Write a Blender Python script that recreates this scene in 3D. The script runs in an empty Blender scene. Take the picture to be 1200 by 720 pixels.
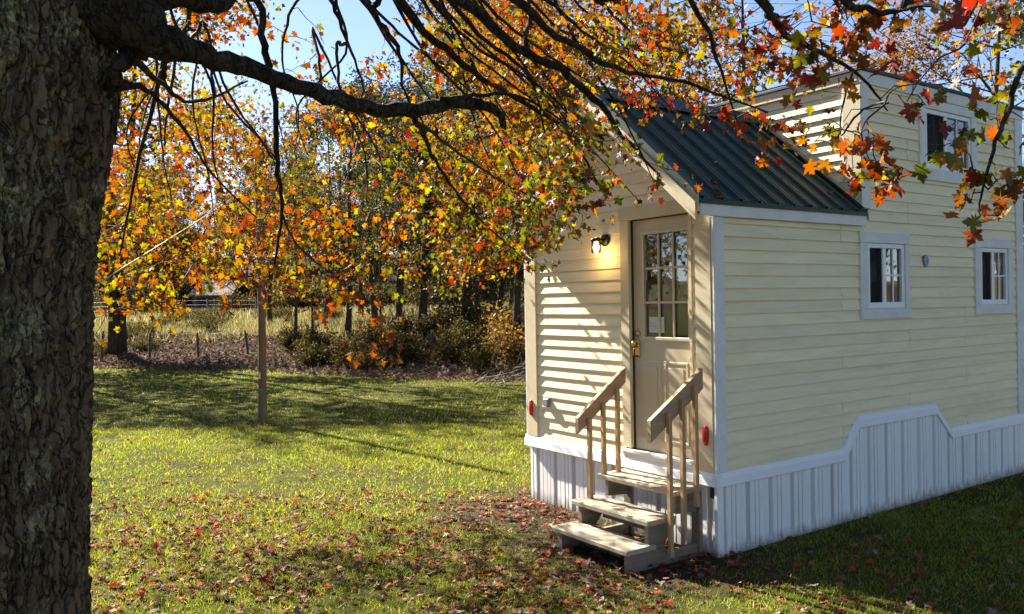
import bpy, bmesh, math, random
import numpy as np
from mathutils import Vector, Matrix, noise

# ------------------------------------------------------------------ camera, sky, sun
scene = bpy.context.scene
CAM = np.array([-5.0738, -4.4607, 2.0511])
YAW, PITCH, ROLL, FPX = 0.9608, -0.0062, -0.0172, 968.86
_f = np.array([math.cos(PITCH)*math.cos(YAW), math.cos(PITCH)*math.sin(YAW), math.sin(PITCH)])
_r = np.array([math.sin(YAW), -math.cos(YAW), 0.0]); _u = np.cross(_r, _f)
_r, _u = math.cos(ROLL)*_r + math.sin(ROLL)*_u, -math.sin(ROLL)*_r + math.cos(ROLL)*_u
FW = np.array([math.cos(YAW), math.sin(YAW)]); RT = np.array([math.sin(YAW), -math.cos(YAW)])
cd = bpy.data.cameras.new("camera"); cam = bpy.data.objects.new("camera", cd)
scene.collection.objects.link(cam)
cd.sensor_fit = 'HORIZONTAL'; cd.sensor_width = 36.0; cd.lens = FPX/1200*36
cd.clip_start = 0.05; cd.clip_end = 3000
cam.matrix_world = Matrix(((_r[0], _u[0], -_f[0], CAM[0]), (_r[1], _u[1], -_f[1], CAM[1]), (_r[2], _u[2], -_f[2], CAM[2]), (0, 0, 0, 1)))
scene.camera = cam

SUN_EL, SUN_OFF = math.radians(36.0), math.radians(8.0)      # the sun grazes the front wall of the house
SUN = Vector((-math.sin(SUN_OFF)*math.cos(SUN_EL), math.cos(SUN_OFF)*math.cos(SUN_EL), math.sin(SUN_EL)))
world = bpy.data.worlds.new("World"); scene.world = world; world.use_nodes = True
wn = world.node_tree
bg = wn.nodes["Background"]; sky = wn.nodes.new("ShaderNodeTexSky"); sky.sky_type = 'NISHITA'
sky.sun_disc = False; sky.sun_elevation = SUN_EL; sky.sun_rotation = -SUN_OFF
sky.air_density = 0.6; sky.dust_density = 0.2; sky.ozone_density = 1.0
wn.links.new(sky.outputs[0], bg.inputs[0]); bg.inputs[1].default_value = 0.05
sl = bpy.data.lights.new("sun", 'SUN'); sl.energy = 5.0; sl.angle = math.radians(0.5); sl.color = (1.0, 0.93, 0.80)
so = bpy.data.objects.new("sun", sl); scene.collection.objects.link(so)
so.rotation_euler = SUN.to_track_quat('Z', 'Y').to_euler(); so.location = (-10, 30, 40)
vs = scene.view_settings
vs.view_transform = 'Standard'; vs.look = 'None'; vs.gamma = 1.0; vs.use_curve_mapping = False
vs.exposure = 2.4
scene.cycles.max_bounces = 8; scene.cycles.diffuse_bounces = 4; scene.cycles.transmission_bounces = 6
scene.cycles.transparent_max_bounces = 8; scene.cycles.caustics_reflective = False; scene.cycles.caustics_refractive = False
scene.cycles.use_denoising = True
scene.cycles.sample_clamp_indirect = 6.0

rnd = random.Random(7); nrg = np.random.default_rng(7)
C = scene.collection

def P(px, py, v):
    """a point that appears at (px, py) of the 1200x720 photograph, v metres in front of the camera"""
    return CAM + v*(_f + (px-600)/FPX*_r + (360-py)/FPX*_u)
def UV(u, v):
    return CAM[:2] + u*RT + v*FW
def to_uv(x, y):
    dx, dy = x-CAM[0], y-CAM[1]
    return dx*RT[0]+dy*RT[1], dx*FW[0]+dy*FW[1]
def project(Q):
    d = np.asarray(Q)-CAM
    w = d@_f
    return 600+FPX*(d@_r)/w, 360-FPX*(d@_u)/w, w
def sstep(a, b, x):
    t = np.clip((np.asarray(x, float)-a)/(b-a), 0, 1); return t*t*(3-2*t)

# ------------------------------------------------------------------ terrain height
def vnoise(x, y, s, seed=0):
    x = np.asarray(x, float)/s + seed*17.3; y = np.asarray(y, float)/s - seed*9.1
    xi, yi = np.floor(x), np.floor(y); fx, fy = x-xi, y-yi
    fx = fx*fx*(3-2*fx); fy = fy*fy*(3-2*fy)
    def h(a, b):
        n = np.sin(a*127.1+b*311.7)*43758.5453; return n-np.floor(n)
    return (h(xi, yi)*(1-fx)+h(xi+1, yi)*fx)*(1-fy)+(h(xi, yi+1)*(1-fx)+h(xi+1, yi+1)*fx)*fy
def bank_v(u):
    """distance at which the leaf-littered bank starts rising out of the lawn"""
    return np.interp(u, [-40, -16, -9, -5, -1.5, 3, 20], [31, 29.5, 27.5, 24.5, 22.0, 21.5, 24])
def height(x, y):
    u, v = to_uv(np.asarray(x, float), np.asarray(y, float))
    b = bank_v(u)
    z = 0.05*(vnoise(x, y, 5.0, 1)-0.5)*sstep(10, 16, v) + 0.02*(vnoise(x, y, 1.3, 2)-0.5)*sstep(11, 14, v)
    z = z + 0.85*sstep(b, b+7, v) + 0.0135*np.clip(v-b-5, 0, 70) + 9.0*sstep(88, 150, v)*sstep(40, 10, u)
    z = z + 0.25*(vnoise(x, y, 2.2, 3)-0.5)*sstep(b-0.5, b+2, v)*(1-sstep(b+8, b+14, v))
    z = z + 0.4*(vnoise(x, y, 14, 4)-0.5)*sstep(b+6, b+20, v)
    r = np.hypot(u, v); z = z + 14*sstep(130, 420, r)*(vnoise(x, y, 90, 5))
    return z
def hz(x, y): return float(height(x, y))

# ------------------------------------------------------------------ node helpers
def new_mat(name):
    m = bpy.data.materials.new(name); m.use_nodes = True; nt = m.node_tree
    for n in list(nt.nodes): nt.nodes.remove(n)
    out = nt.nodes.new("ShaderNodeOutputMaterial"); return m, nt, out
def N(nt, typ, **kw):
    n = nt.nodes.new("ShaderNode"+typ)
    for k, v in kw.items():
        if k in n.inputs.keys(): n.inputs[k].default_value = v
        else: setattr(n, k, v)
    return n
def L(nt, a, b): nt.links.new(a, b)
def ramp(nt, fac, stops, mode='LINEAR'):
    r = nt.nodes.new("ShaderNodeValToRGB"); r.color_ramp.interpolation = mode
    e = r.color_ramp.elements
    while len(e) < len(stops): e.new(0.5)
    for i, (p, c) in enumerate(stops):
        e[i].position = p; e[i].color = (*c, 1) if len(c) == 3 else c
    L(nt, fac, r.inputs[0]); return r.outputs[0]
def mixc(nt, fac, a, b, mode='MIX'):
    m = nt.nodes.new("ShaderNodeMix"); m.data_type = 'RGBA'; m.blend_type = mode
    for s, v in ((m.inputs[0], fac), (m.inputs[6], a), (m.inputs[7], b)):
        if hasattr(v, 'is_output'): L(nt, v, s)
        elif isinstance(v, (int, float)): s.default_value = v
        else: s.default_value = (*v, 1)
    return m.outputs[2]
def math_(nt, op, a, b=0.0, clamp=False):
    m = nt.nodes.new("ShaderNodeMath"); m.operation = op; m.use_clamp = clamp
    for s, v in ((m.inputs[0], a), (m.inputs[1], b)):
        if hasattr(v, 'is_output'): L(nt, v, s)
        else: s.default_value = v
    return m.outputs[0]
def coords(nt, scale=(1, 1, 1), kind='Object'):
    t = nt.nodes.new("ShaderNodeTexCoord"); m = nt.nodes.new("ShaderNodeMapping")
    m.inputs['Scale'].default_value = scale; L(nt, t.outputs[kind], m.inputs[0]); return m.outputs[0]
def tnoise(nt, vec, scale, detail=4, rough=0.55):
    n = N(nt, "TexNoise", Scale=scale, Detail=detail, Roughness=rough); L(nt, vec, n.inputs['Vector']); return n.outputs[0]
def bump(nt, h, strength, dist=0.01):
    b = N(nt, "Bump", Strength=strength, Distance=dist); L(nt, h, b.inputs['Height']); return b.outputs[0]

def painted(name, col, rough=0.55, dirt=(0.35, 0.30, 0.2), dirt_amt=0.25, grain=(2, 2, 2), tint=0.06, fine=90, bumpv=0.25, mud=False):
    m, nt, out = new_mat(name); b = N(nt, "BsdfPrincipled", Roughness=rough); L(nt, b.outputs[0], out.inputs[0])
    oi = nt.nodes.new("ShaderNodeObjectInfo"); vec = coords(nt, grain)
    geo = nt.nodes.new("ShaderNodeNewGeometry")
    add = nt.nodes.new("ShaderNodeVectorMath"); add.operation = 'ADD'; L(nt, vec, add.inputs[0]); L(nt, oi.outputs['Random'], add.inputs[1])
    n1 = tnoise(nt, add.outputs[0], 3.0, 6, 0.65); n2 = tnoise(nt, add.outputs[0], fine, 3)
    d = ramp(nt, n1, [(0.42, (0, 0, 0)), (0.80, (1, 1, 1))])
    c = mixc(nt, math_(nt, 'MULTIPLY', d, dirt_amt), col, dirt)
    if mud:
        sx_ = nt.nodes.new("ShaderNodeSeparateXYZ"); L(nt, coords(nt), sx_.inputs[0])
        low = ramp(nt, math_(nt, 'ADD', sx_.outputs[2], math_(nt, 'MULTIPLY', tnoise(nt, coords(nt, (1, 1, 0.3)), 16, 5, 0.7), 0.26)), [(0.13, (0.8, 0.8, 0.8)), (0.24, (0, 0, 0))])
        c = mixc(nt, low, c, (0.26, 0.21, 0.14))
    hsv = N(nt, "HueSaturation"); L(nt, c, hsv.inputs['Color'])
    L(nt, math_(nt, 'ADD', math_(nt, 'MULTIPLY', oi.outputs['Random'], tint), 1-tint/2), hsv.inputs['Value'])
    L(nt, hsv.outputs[0], b.inputs['Base Color'])
    L(nt, bump(nt, n2, bumpv, 0.004), b.inputs['Normal'])
    L(nt, math_(nt, 'ADD', math_(nt, 'MULTIPLY', n1, 0.3), rough-0.15), b.inputs['Roughness'])
    return m
def timber(name, c1, c2, grain=(1.5, 14, 14), rough=0.75, bumpv=0.5, end=(0.12, 0.09, 0.06)):
    m, nt, out = new_mat(name); b = N(nt, "BsdfPrincipled", Roughness=rough); L(nt, b.outputs[0], out.inputs[0])
    oi = nt.nodes.new("ShaderNodeObjectInfo"); vec = coords(nt, grain)
    add = nt.nodes.new("ShaderNodeVectorMath"); add.operation = 'ADD'; L(nt, vec, add.inputs[0])
    L(nt, math_(nt, 'MULTIPLY', oi.outputs['Random'], 37.0), add.inputs[1])
    n1 = tnoise(nt, add.outputs[0], 2.2, 6, 0.6); n2 = tnoise(nt, add.outputs[0], 9.0, 4, 0.6)
    c = ramp(nt, n1, [(0.3, c1), (0.7, c2)])
    c = mixc(nt, math_(nt, 'MULTIPLY', ramp(nt, n2, [(0.55, (0, 0, 0)), (0.75, (1, 1, 1))]), 0.5), c, end)
    L(nt, c, b.inputs['Base Color']); L(nt, bump(nt, n2, bumpv, 0.004), b.inputs['Normal']); return m
def plain(name, col, rough=0.5, metal=0.0, **kw):
    m, nt, out = new_mat(name); b = N(nt, "BsdfPrincipled", Roughness=rough, Metallic=metal); L(nt, b.outputs[0], out.inputs[0])
    vec = coords(nt); n = tnoise(nt, vec, 30, 4)
    L(nt, mixc(nt, math_(nt, 'MULTIPLY', n, 0.25), col, tuple(x*0.6 for x in col)), b.inputs['Base Color'])
    L(nt, bump(nt, n, 0.08, 0.003), b.inputs['Normal'])
    for k, v in kw.items(): b.inputs[k.replace('_', ' ')].default_value = v
    return m
def leafmat(name, stops, trans=0.48, rough=0.5, gain=1.0, dim=0.48, gloss=0.03):
    """stops: constant ramp over a random number per leaf"""
    m, nt, out = new_mat(name)
    geo = nt.nodes.new("ShaderNodeNewGeometry"); oi = nt.nodes.new("ShaderNodeObjectInfo")
    f = math_(nt, 'FRACT', math_(nt, 'ADD', geo.outputs['Random Per Island'], math_(nt, 'MULTIPLY', oi.outputs['Random'], 3.71)))
    c = ramp(nt, f, [(p_, tuple(q*dim for q in c_)) for p_, c_ in stops], 'LINEAR')
    hv = N(nt, "HueSaturation"); L(nt, c, hv.inputs['Color']); L(nt, math_(nt, 'ADD', math_(nt, 'MULTIPLY', math_(nt, 'FRACT', math_(nt, 'MULTIPLY', f, 7.13)), 0.85), 0.40), hv.inputs['Value']); c = hv.outputs[0]
    n = tnoise(nt, coords(nt), 24, 3)
    c = mixc(nt, ramp(nt, n, [(0.45, (0, 0, 0)), (0.7, (0.35, 0.35, 0.35))]), c, (0.12, 0.05, 0.02))
    d = N(nt, "BsdfDiffuse"); t = N(nt, "BsdfTranslucent"); g = N(nt, "BsdfGlossy", Roughness=rough)
    L(nt, c, d.inputs[0])
    hs = N(nt, "HueSaturation", Saturation=1.12, Value=1.25*gain); L(nt, c, hs.inputs['Color']); L(nt, hs.outputs[0], t.inputs[0])
    mx = N(nt, "MixShader"); mx.inputs[0].default_value = trans; L(nt, d.outputs[0], mx.inputs[1]); L(nt, t.outputs[0], mx.inputs[2])
    m2 = N(nt, "MixShader"); m2.inputs[0].default_value = gloss; L(nt, mx.outputs[0], m2.inputs[1]); L(nt, g.outputs[0], m2.inputs[2])
    L(nt, m2.outputs[0], out.inputs[0]); return m

CREAM = (0.85, 0.735, 0.48)
MT = {}
MT['siding'] = painted('siding_paint', CREAM, 0.6, (0.42, 0.36, 0.20), 0.38, (0.6, 0.6, 6), 0.10, 60, 0.3)
MT['siding_n'] = painted('neighbour_paint', (0.66, 0.60, 0.40), 0.6, (0.42, 0.36, 0.20), 0.30, (0.6, 0.6, 6), 0.07, 60, 0.3)
MT['trim'] = painted('trim_paint', (0.72, 0.71, 0.69), 0.6, (0.40, 0.37, 0.32), 0.35, (2, 2, 2), 0.05, 70, 0.5)
MT['trim_warm_shade'] = painted('trim_paint_warm_shade', (0.62, 0.52, 0.34), 0.6, (0.40, 0.33, 0.2), 0.3, (2, 2, 2), 0.05, 70, 0.5)  # same paint as trim, with the front's warm shade put into the colour
MT['vinyl'] = painted('vinyl_white', (0.80, 0.80, 0.80), 0.4, (0.5, 0.48, 0.42), 0.15, (1, 1, 1), 0.03, 30, 0.05)
MT['skirt'] = painted('skirt_vinyl', (0.84, 0.83, 0.81), 0.45, (0.40, 0.37, 0.31), 0.18, (3, 3, 1.2), 0.05, 40, 0.06, mud=True)
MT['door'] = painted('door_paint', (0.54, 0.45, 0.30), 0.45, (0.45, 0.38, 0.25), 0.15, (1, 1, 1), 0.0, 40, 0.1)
MT['tread'] = timber('weathered_tread', (0.30, 0.25, 0.175), (0.43, 0.37, 0.27), (14, 1.5, 14))
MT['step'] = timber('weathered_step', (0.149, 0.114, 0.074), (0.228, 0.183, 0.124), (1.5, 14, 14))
MT['rail'] = timber('weathered_rail', (0.30, 0.195, 0.11), (0.42, 0.29, 0.175), (2, 14, 14))
MT['baluster'] = timber('baluster_wood', (0.36, 0.21, 0.085), (0.48, 0.31, 0.15), (14, 14, 1.5))
MT['pole'] = timber('pole_wood', (0.076, 0.041, 0.020), (0.121, 0.072, 0.038), (16, 16, 1.2), 0.85, 0.8)
MT['post'] = timber('stake_wood', (0.06, 0.045, 0.035), (0.11, 0.085, 0.06), (16, 16, 2), 0.9)
MT['black'] = plain('black_metal', (0.012, 0.011, 0.010), 0.45, 0.3)
MT['brass'] = plain('brass', (0.72, 0.48, 0.16), 0.28, 1.0)
MT['red'] = plain('red_lens', (0.55, 0.012, 0.015), 0.18)
MT['grey'] = plain('grey_box', (0.22, 0.21, 0.20), 0.5)
MT['dark'] = plain('dark_interior', (0.035, 0.032, 0.03), 0.9)
MT['paper'] = plain('paper', (0.62, 0.60, 0.55), 0.8)
MT['ink'] = plain('ink', (0.22, 0.22, 0.24), 0.8)
MT['badge'] = plain('badge_enamel', (0.55, 0.60, 0.66), 0.3)
MT['badge_blue'] = plain('badge_blue', (0.10, 0.15, 0.26), 0.3)
MT['shingle'] = plain('flat_roof', (0.08, 0.08, 0.085), 0.8)
MT['curtain'] = plain('curtain', (0.42, 0.40, 0.37), 0.9)
MT['barnroof'] = plain('shed_roof_metal', (0.15, 0.10, 0.095), 0.95, 0.0)
MT['barnwall'] = plain('shed_wall', (0.16, 0.10, 0.07), 0.9)
MT['wire'] = plain('wire', (0.40, 0.40, 0.40), 0.7, 0.2)
MT['fwire'] = plain('fence_wire', (0.25, 0.25, 0.25), 0.6, 0.5)

def roof_metal():
    m, nt, out = new_mat('green_roof_metal'); b = N(nt, "BsdfPrincipled", Roughness=0.30)
    b.inputs['Specular IOR Level'].default_value = 0.35
    n = tnoise(nt, coords(nt), 7, 5); L(nt, ramp(nt, n, [(0.3, (0.004, 0.024, 0.016)), (0.75, (0.009, 0.042, 0.028))]), b.inputs['Base Color'])
    L(nt, math_(nt, 'ADD', math_(nt, 'MULTIPLY', n, 0.2), 0.36), b.inputs['Roughness'])
    L(nt, bump(nt, n, 0.12, 0.01), b.inputs['Normal']); L(nt, b.outputs[0], out.inputs[0]); return m
MT['roof'] = roof_metal()
def glassmat(name, tintc=(0.75, 0.8, 0.8), refl=1.0):
    m, nt, out = new_mat(name)
    t = N(nt, "BsdfTransparent"); t.inputs[0].default_value = (*tintc, 1)
    g = N(nt, "BsdfGlossy", Roughness=0.015); fr = N(nt, "Fresnel", IOR=1.6)
    nz = tnoise(nt, coords(nt), 2.2, 2); bn = bump(nt, nz, 0.06, 0.02); L(nt, bn, g.inputs['Normal'])
    f = math_(nt, 'ADD', math_(nt, 'MULTIPLY', fr.outputs[0], 1.6*refl), 0.11*refl, True)
    mx = N(nt, "MixShader"); L(nt, f, mx.inputs[0]); L(nt, t.outputs[0], mx.inputs[1]); L(nt, g.outputs[0], mx.inputs[2]); L(nt, mx.outputs[0], out.inputs[0]); return m
MT['glass'] = glassmat('window_glass'); MT['doorglass'] = glassmat('door_glass', (0.7, 0.72, 0.7), 0.45); MT['lampglass'] = glassmat('lamp_glass', (0.95, 0.93, 0.88), 0.6)
def screen():
    m, nt, out = new_mat('insect_screen'); t = N(nt, "BsdfTransparent"); d = N(nt, "BsdfDiffuse"); d.inputs[0].default_value = (0.03, 0.03, 0.032, 1)
    n = tnoise(nt, coords(nt), 400, 1); mx = N(nt, "MixShader"); L(nt, math_(nt, 'ADD', math_(nt, 'MULTIPLY', n, 0.2), 0.5), mx.inputs[0])
    L(nt, t.outputs[0], mx.inputs[1]); L(nt, d.outputs[0], mx.inputs[2]); L(nt, mx.outputs[0], out.inputs[0]); return m
MT['screen'] = screen()
def emit():
    m, nt, out = new_mat('bulb_glow'); e = N(nt, "Emission", Strength=6.0); e.inputs[0].default_value = (1.0, 0.66, 0.25, 1); L(nt, e.outputs[0], out.inputs[0]); return m
MT['bulb'] = emit()
def perf():
    m, nt, out = new_mat('vented_vinyl'); b = N(nt, "BsdfPrincipled", Roughness=0.5); L(nt, b.outputs[0], out.inputs[0])
    v = N(nt, "TexVoronoi", Scale=1.0, Randomness=0.0); L(nt, coords(nt, (85, 85, 85)), v.inputs['Vector'])
    L(nt, ramp(nt, v.outputs['Distance'], [(0.30, (0.10, 0.10, 0.10)), (0.42, (0.62, 0.62, 0.62))]), b.inputs['Base Color']); return m
MT['perf'] = perf()

def barkmat(name, c1, c2, lichen, lich_amt, scale=1.0, plates=False):
    m, nt, out = new_mat(name); b = N(nt, "BsdfPrincipled", Roughness=0.95); L(nt, b.outputs[0], out.inputs[0])
    b.inputs['Specular IOR Level'].default_value = 0.15
    vec = coords(nt, (scale, scale, scale*0.35)); v2 = coords(nt, (scale, scale, scale*0.75))
    n1 = tnoise(nt, vec, 14, 8, 0.7); n2 = tnoise(nt, v2, 3.6, 8, 0.72); n3 = tnoise(nt, v2, 45, 5, 0.7)
    c = ramp(nt, n1, [(0.32, c1), (0.68, c2)])
    if plates:
        wv = nt.nodes.new("ShaderNodeVectorMath"); wv.operation = 'MULTIPLY_ADD'; nz_ = N(nt, "TexNoise", Scale=12.0, Detail=6.0); L(nt, v2, nz_.inputs['Vector'])
        L(nt, nz_.outputs['Color'], wv.inputs[0]); wv.inputs[1].default_value = (0.11, 0.11, 0.05); L(nt, coords(nt, (1, 1, 0.20)), wv.inputs[2])
        vo = N(nt, "TexVoronoi", feature='DISTANCE_TO_EDGE', Scale=24.0); L(nt, wv.outputs[0], vo.inputs['Vector'])
        crack = ramp(nt, vo.outputs['Distance'], [(0.0, (1, 1, 1)), (0.10, (0, 0, 0))])
        crack = math_(nt, 'MULTIPLY', crack, ramp(nt, tnoise(nt, v2, 30, 4, 0.7), [(0.30, (0.25, 0.25, 0.25)), (0.6, (1, 1, 1))]))
        c = mixc(nt, math_(nt, 'MULTIPLY', crack, 0.9), c, (0.012, 0.009, 0.006))
    lm = math_(nt, 'MULTIPLY', ramp(nt, n2, [(0.53, (0, 0, 0)), (0.58, (1, 1, 1))]), ramp(nt, n3, [(0.46, (0, 0, 0)), (0.54, (1, 1, 1))]))
    c = mixc(nt, math_(nt, 'MULTIPLY', lm, lich_amt), c, lichen)
    L(nt, c, b.inputs['Base Color'])
    h = math_(nt, 'ADD', n1, math_(nt, 'MULTIPLY', n3, 0.5))
    if plates: h = math_(nt, 'SUBTRACT', h, math_(nt, 'MULTIPLY', crack, 1.2))
    L(nt, bump(nt, h, 0.9, 0.02), b.inputs['Normal']); return m
MT['bark'] = barkmat('maple_bark', (0.058, 0.042, 0.026), (0.22, 0.16, 0.10), (0.33, 0.32, 0.17), 0.9, 1.0, True)
MT['limb'] = barkmat('limb_bark', (0.018, 0.014, 0.011), (0.072, 0.056, 0.040), (0.144, 0.144, 0.108), 0.5, 1.6, True)
MT['twig'] = plain('twig_bark', (0.040, 0.028, 0.022), 0.85)
MT['bark2'] = barkmat('wood_bark', (0.022, 0.018, 0.014), (0.072, 0.058, 0.043), (0.130, 0.130, 0.101), 0.3, 1.0)
MT['deadwood'] = plain('dead_wood', (0.153, 0.121, 0.095), 0.9)

# maple leaves, one material for each mood of the crown
G_, Y_, O_, R_, D_ = (0.30, 0.34, 0.025), (0.78, 0.53, 0.03), (0.74, 0.24, 0.02), (0.58, 0.055, 0.02), (0.07, 0.095, 0.015)
MT['leaf_gold'] = leafmat('leaf_gold', [(0, (0.42, 0.42, 0.04)), (0.3, (0.60, 0.47, 0.04)), (0.5, (0.62, 0.34, 0.03)), (0.7, (0.50, 0.20, 0.03)), (0.85, (0.30, 0.16, 0.05)), (1, (0.26, 0.30, 0.03))])
MT['leaf_orange'] = leafmat('leaf_orange', [(0, (0.58, 0.09, 0.025)), (0.4, (0.62, 0.20, 0.025)), (0.75, (0.64, 0.31, 0.03)), (1, (0.42, 0.06, 0.02))])
MT['leaf_red'] = leafmat('leaf_red', [(0, (0.62, 0.06, 0.025)), (0.4, (0.38, 0.03, 0.02)), (0.7, (0.55, 0.12, 0.02)), (1, (0.28, 0.035, 0.02))])
MT['leaf_green'] = leafmat('leaf_green', [(0, (0.40, 0.42, 0.03)), (0.35, G_), (0.65, (0.16, 0.20, 0.02)), (1, D_)])
MT['fallen'] = leafmat('fallen_leaf_mix', [(0, (0.58, 0.12, 0.05)), (0.25, (0.44, 0.22, 0.14)), (0.42, (0.68, 0.07, 0.03)), (0.58, (0.50, 0.33, 0.24)), (0.75, (0.22, 0.11, 0.07)), (0.9, (0.58, 0.45, 0.36)), (1, (0.55, 0.20, 0.04))], 0.2, 0.6, 1.0, 0.6, 0.015)
MT['bank'] = leafmat('bank_leaf_mix', [(0, (0.20, 0.13, 0.09)), (0.3, (0.30, 0.21, 0.15)), (0.6, (0.16, 0.10, 0.07)), (0.8, (0.40, 0.31, 0.24)), (1, (0.28, 0.13, 0.06))], 0.15, 0.6, 1.0, 0.6, 0.015)
MT['fallen_red'] = leafmat('fallen_leaf_red', [(0, (0.60, 0.045, 0.025)), (0.5, (0.50, 0.09, 0.03)), (1, (0.40, 0.03, 0.025))], 0.25)
MT['fallen_tan'] = leafmat('fallen_leaf_tan', [(0, (0.46, 0.32, 0.24)), (0.5, (0.55, 0.44, 0.36)), (1, (0.36, 0.22, 0.15))], 0.15, 0.6, 1.0, 0.6, 0.015)
MT['fallen_orange'] = leafmat('fallen_leaf_orange', [(0, (0.66, 0.24, 0.04)), (0.5, (0.62, 0.16, 0.03)), (1, (0.64, 0.36, 0.05))], 0.25)
# woods behind
MT['far_gold'] = leafmat('crown_gold', [(0, (0.40, 0.30, 0.04)), (0.4, (0.52, 0.36, 0.035)), (0.7, (0.50, 0.22, 0.03)), (1, (0.25, 0.24, 0.04))])
MT['far_orange'] = leafmat('crown_orange', [(0, (0.52, 0.16, 0.03)), (0.4, (0.55, 0.26, 0.03)), (0.7, (0.48, 0.32, 0.04)), (1, (0.36, 0.09, 0.03))])
MT['far_olive'] = leafmat('crown_olive', [(0, (0.10, 0.12, 0.03)), (0.4, (0.17, 0.18, 0.04)), (0.75, (0.28, 0.25, 0.05)), (1, (0.12, 0.10, 0.03))])
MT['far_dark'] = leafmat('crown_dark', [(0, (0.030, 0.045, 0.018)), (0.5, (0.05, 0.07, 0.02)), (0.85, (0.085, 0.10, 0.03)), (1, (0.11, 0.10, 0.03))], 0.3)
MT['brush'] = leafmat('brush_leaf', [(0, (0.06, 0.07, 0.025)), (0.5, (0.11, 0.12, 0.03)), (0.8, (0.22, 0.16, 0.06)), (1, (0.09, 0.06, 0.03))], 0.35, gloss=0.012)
MT['brush_rust'] = leafmat('brush_rust', [(0, (0.36, 0.16, 0.05)), (0.5, (0.45, 0.26, 0.06)), (1, (0.28, 0.20, 0.06))], 0.45)
MT['grass'] = leafmat('grass_blade', [(0, (0.20, 0.29, 0.015)), (0.4, (0.30, 0.38, 0.03)), (0.7, (0.42, 0.44, 0.07)), (0.9, (0.50, 0.44, 0.15)), (1, (0.16, 0.24, 0.015))], 0.5, 0.5, 1.0, 0.88)
MT['dry'] = leafmat('dry_grass_blade', [(0, (0.40, 0.32, 0.16)), (0.35, (0.48, 0.40, 0.20)), (0.6, (0.26, 0.28, 0.09)), (0.8, (0.16, 0.18, 0.06)), (1, (0.28, 0.19, 0.10))], 0.35, dim=0.8)

def groundmat():
    m, nt, out = new_mat('lawn_soil'); b = N(nt, "BsdfPrincipled", Roughness=1.0); L(nt, b.outputs[0], out.inputs[0])
    b.inputs['Specular IOR Level'].default_value = 0.05
    at = nt.nodes.new("ShaderNodeAttribute"); at.attribute_name = 'zone'
    sp = nt.nodes.new("ShaderNodeSeparateColor"); L(nt, at.outputs['Color'], sp.inputs[0])
    vec = coords(nt)
    a, a2, c3 = tnoise(nt, vec, 0.7, 5, 0.6), tnoise(nt, vec, 9, 6, 0.7), tnoise(nt, vec, 60, 4, 0.7)
    lawn = ramp(nt, a, [(0.30, (0.043, 0.055, 0.008)), (0.52, (0.072, 0.076, 0.013)), (0.72, (0.108, 0.094, 0.025))])
    lawn = mixc(nt, ramp(nt, a2, [(0.45, (0, 0, 0)), (0.75, (0.600, 0.600, 0.600))]), lawn, (0.054, 0.040, 0.018))
    litter = ramp(nt, a2, [(0.3, (0.036, 0.024, 0.016)), (0.55, (0.076, 0.052, 0.036)), (0.75, (0.115, 0.090, 0.068))])
    field = ramp(nt, a, [(0.3, (0.108, 0.090, 0.036)), (0.55, (0.137, 0.119, 0.050)), (0.75, (0.086, 0.094, 0.029))])
    soil = ramp(nt, a2, [(0.3, (0.050, 0.036, 0.025)), (0.7, (0.094, 0.068, 0.047))])
    c = mixc(nt, sp.outputs[0], lawn, litter); c = mixc(nt, sp.outputs[1], c, field); c = mixc(nt, sp.outputs[2], c, soil)
    c = mixc(nt, math_(nt, 'MULTIPLY', c3, 0.5), c, (0.03, 0.03, 0.012))
    L(nt, c, b.inputs['Base Color'])
    L(nt, bump(nt, math_(nt, 'ADD', a2, math_(nt, 'MULTIPLY', c3, 0.6)), 0.9, 0.05), b.inputs['Normal']); return m
MT['ground'] = groundmat()

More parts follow.
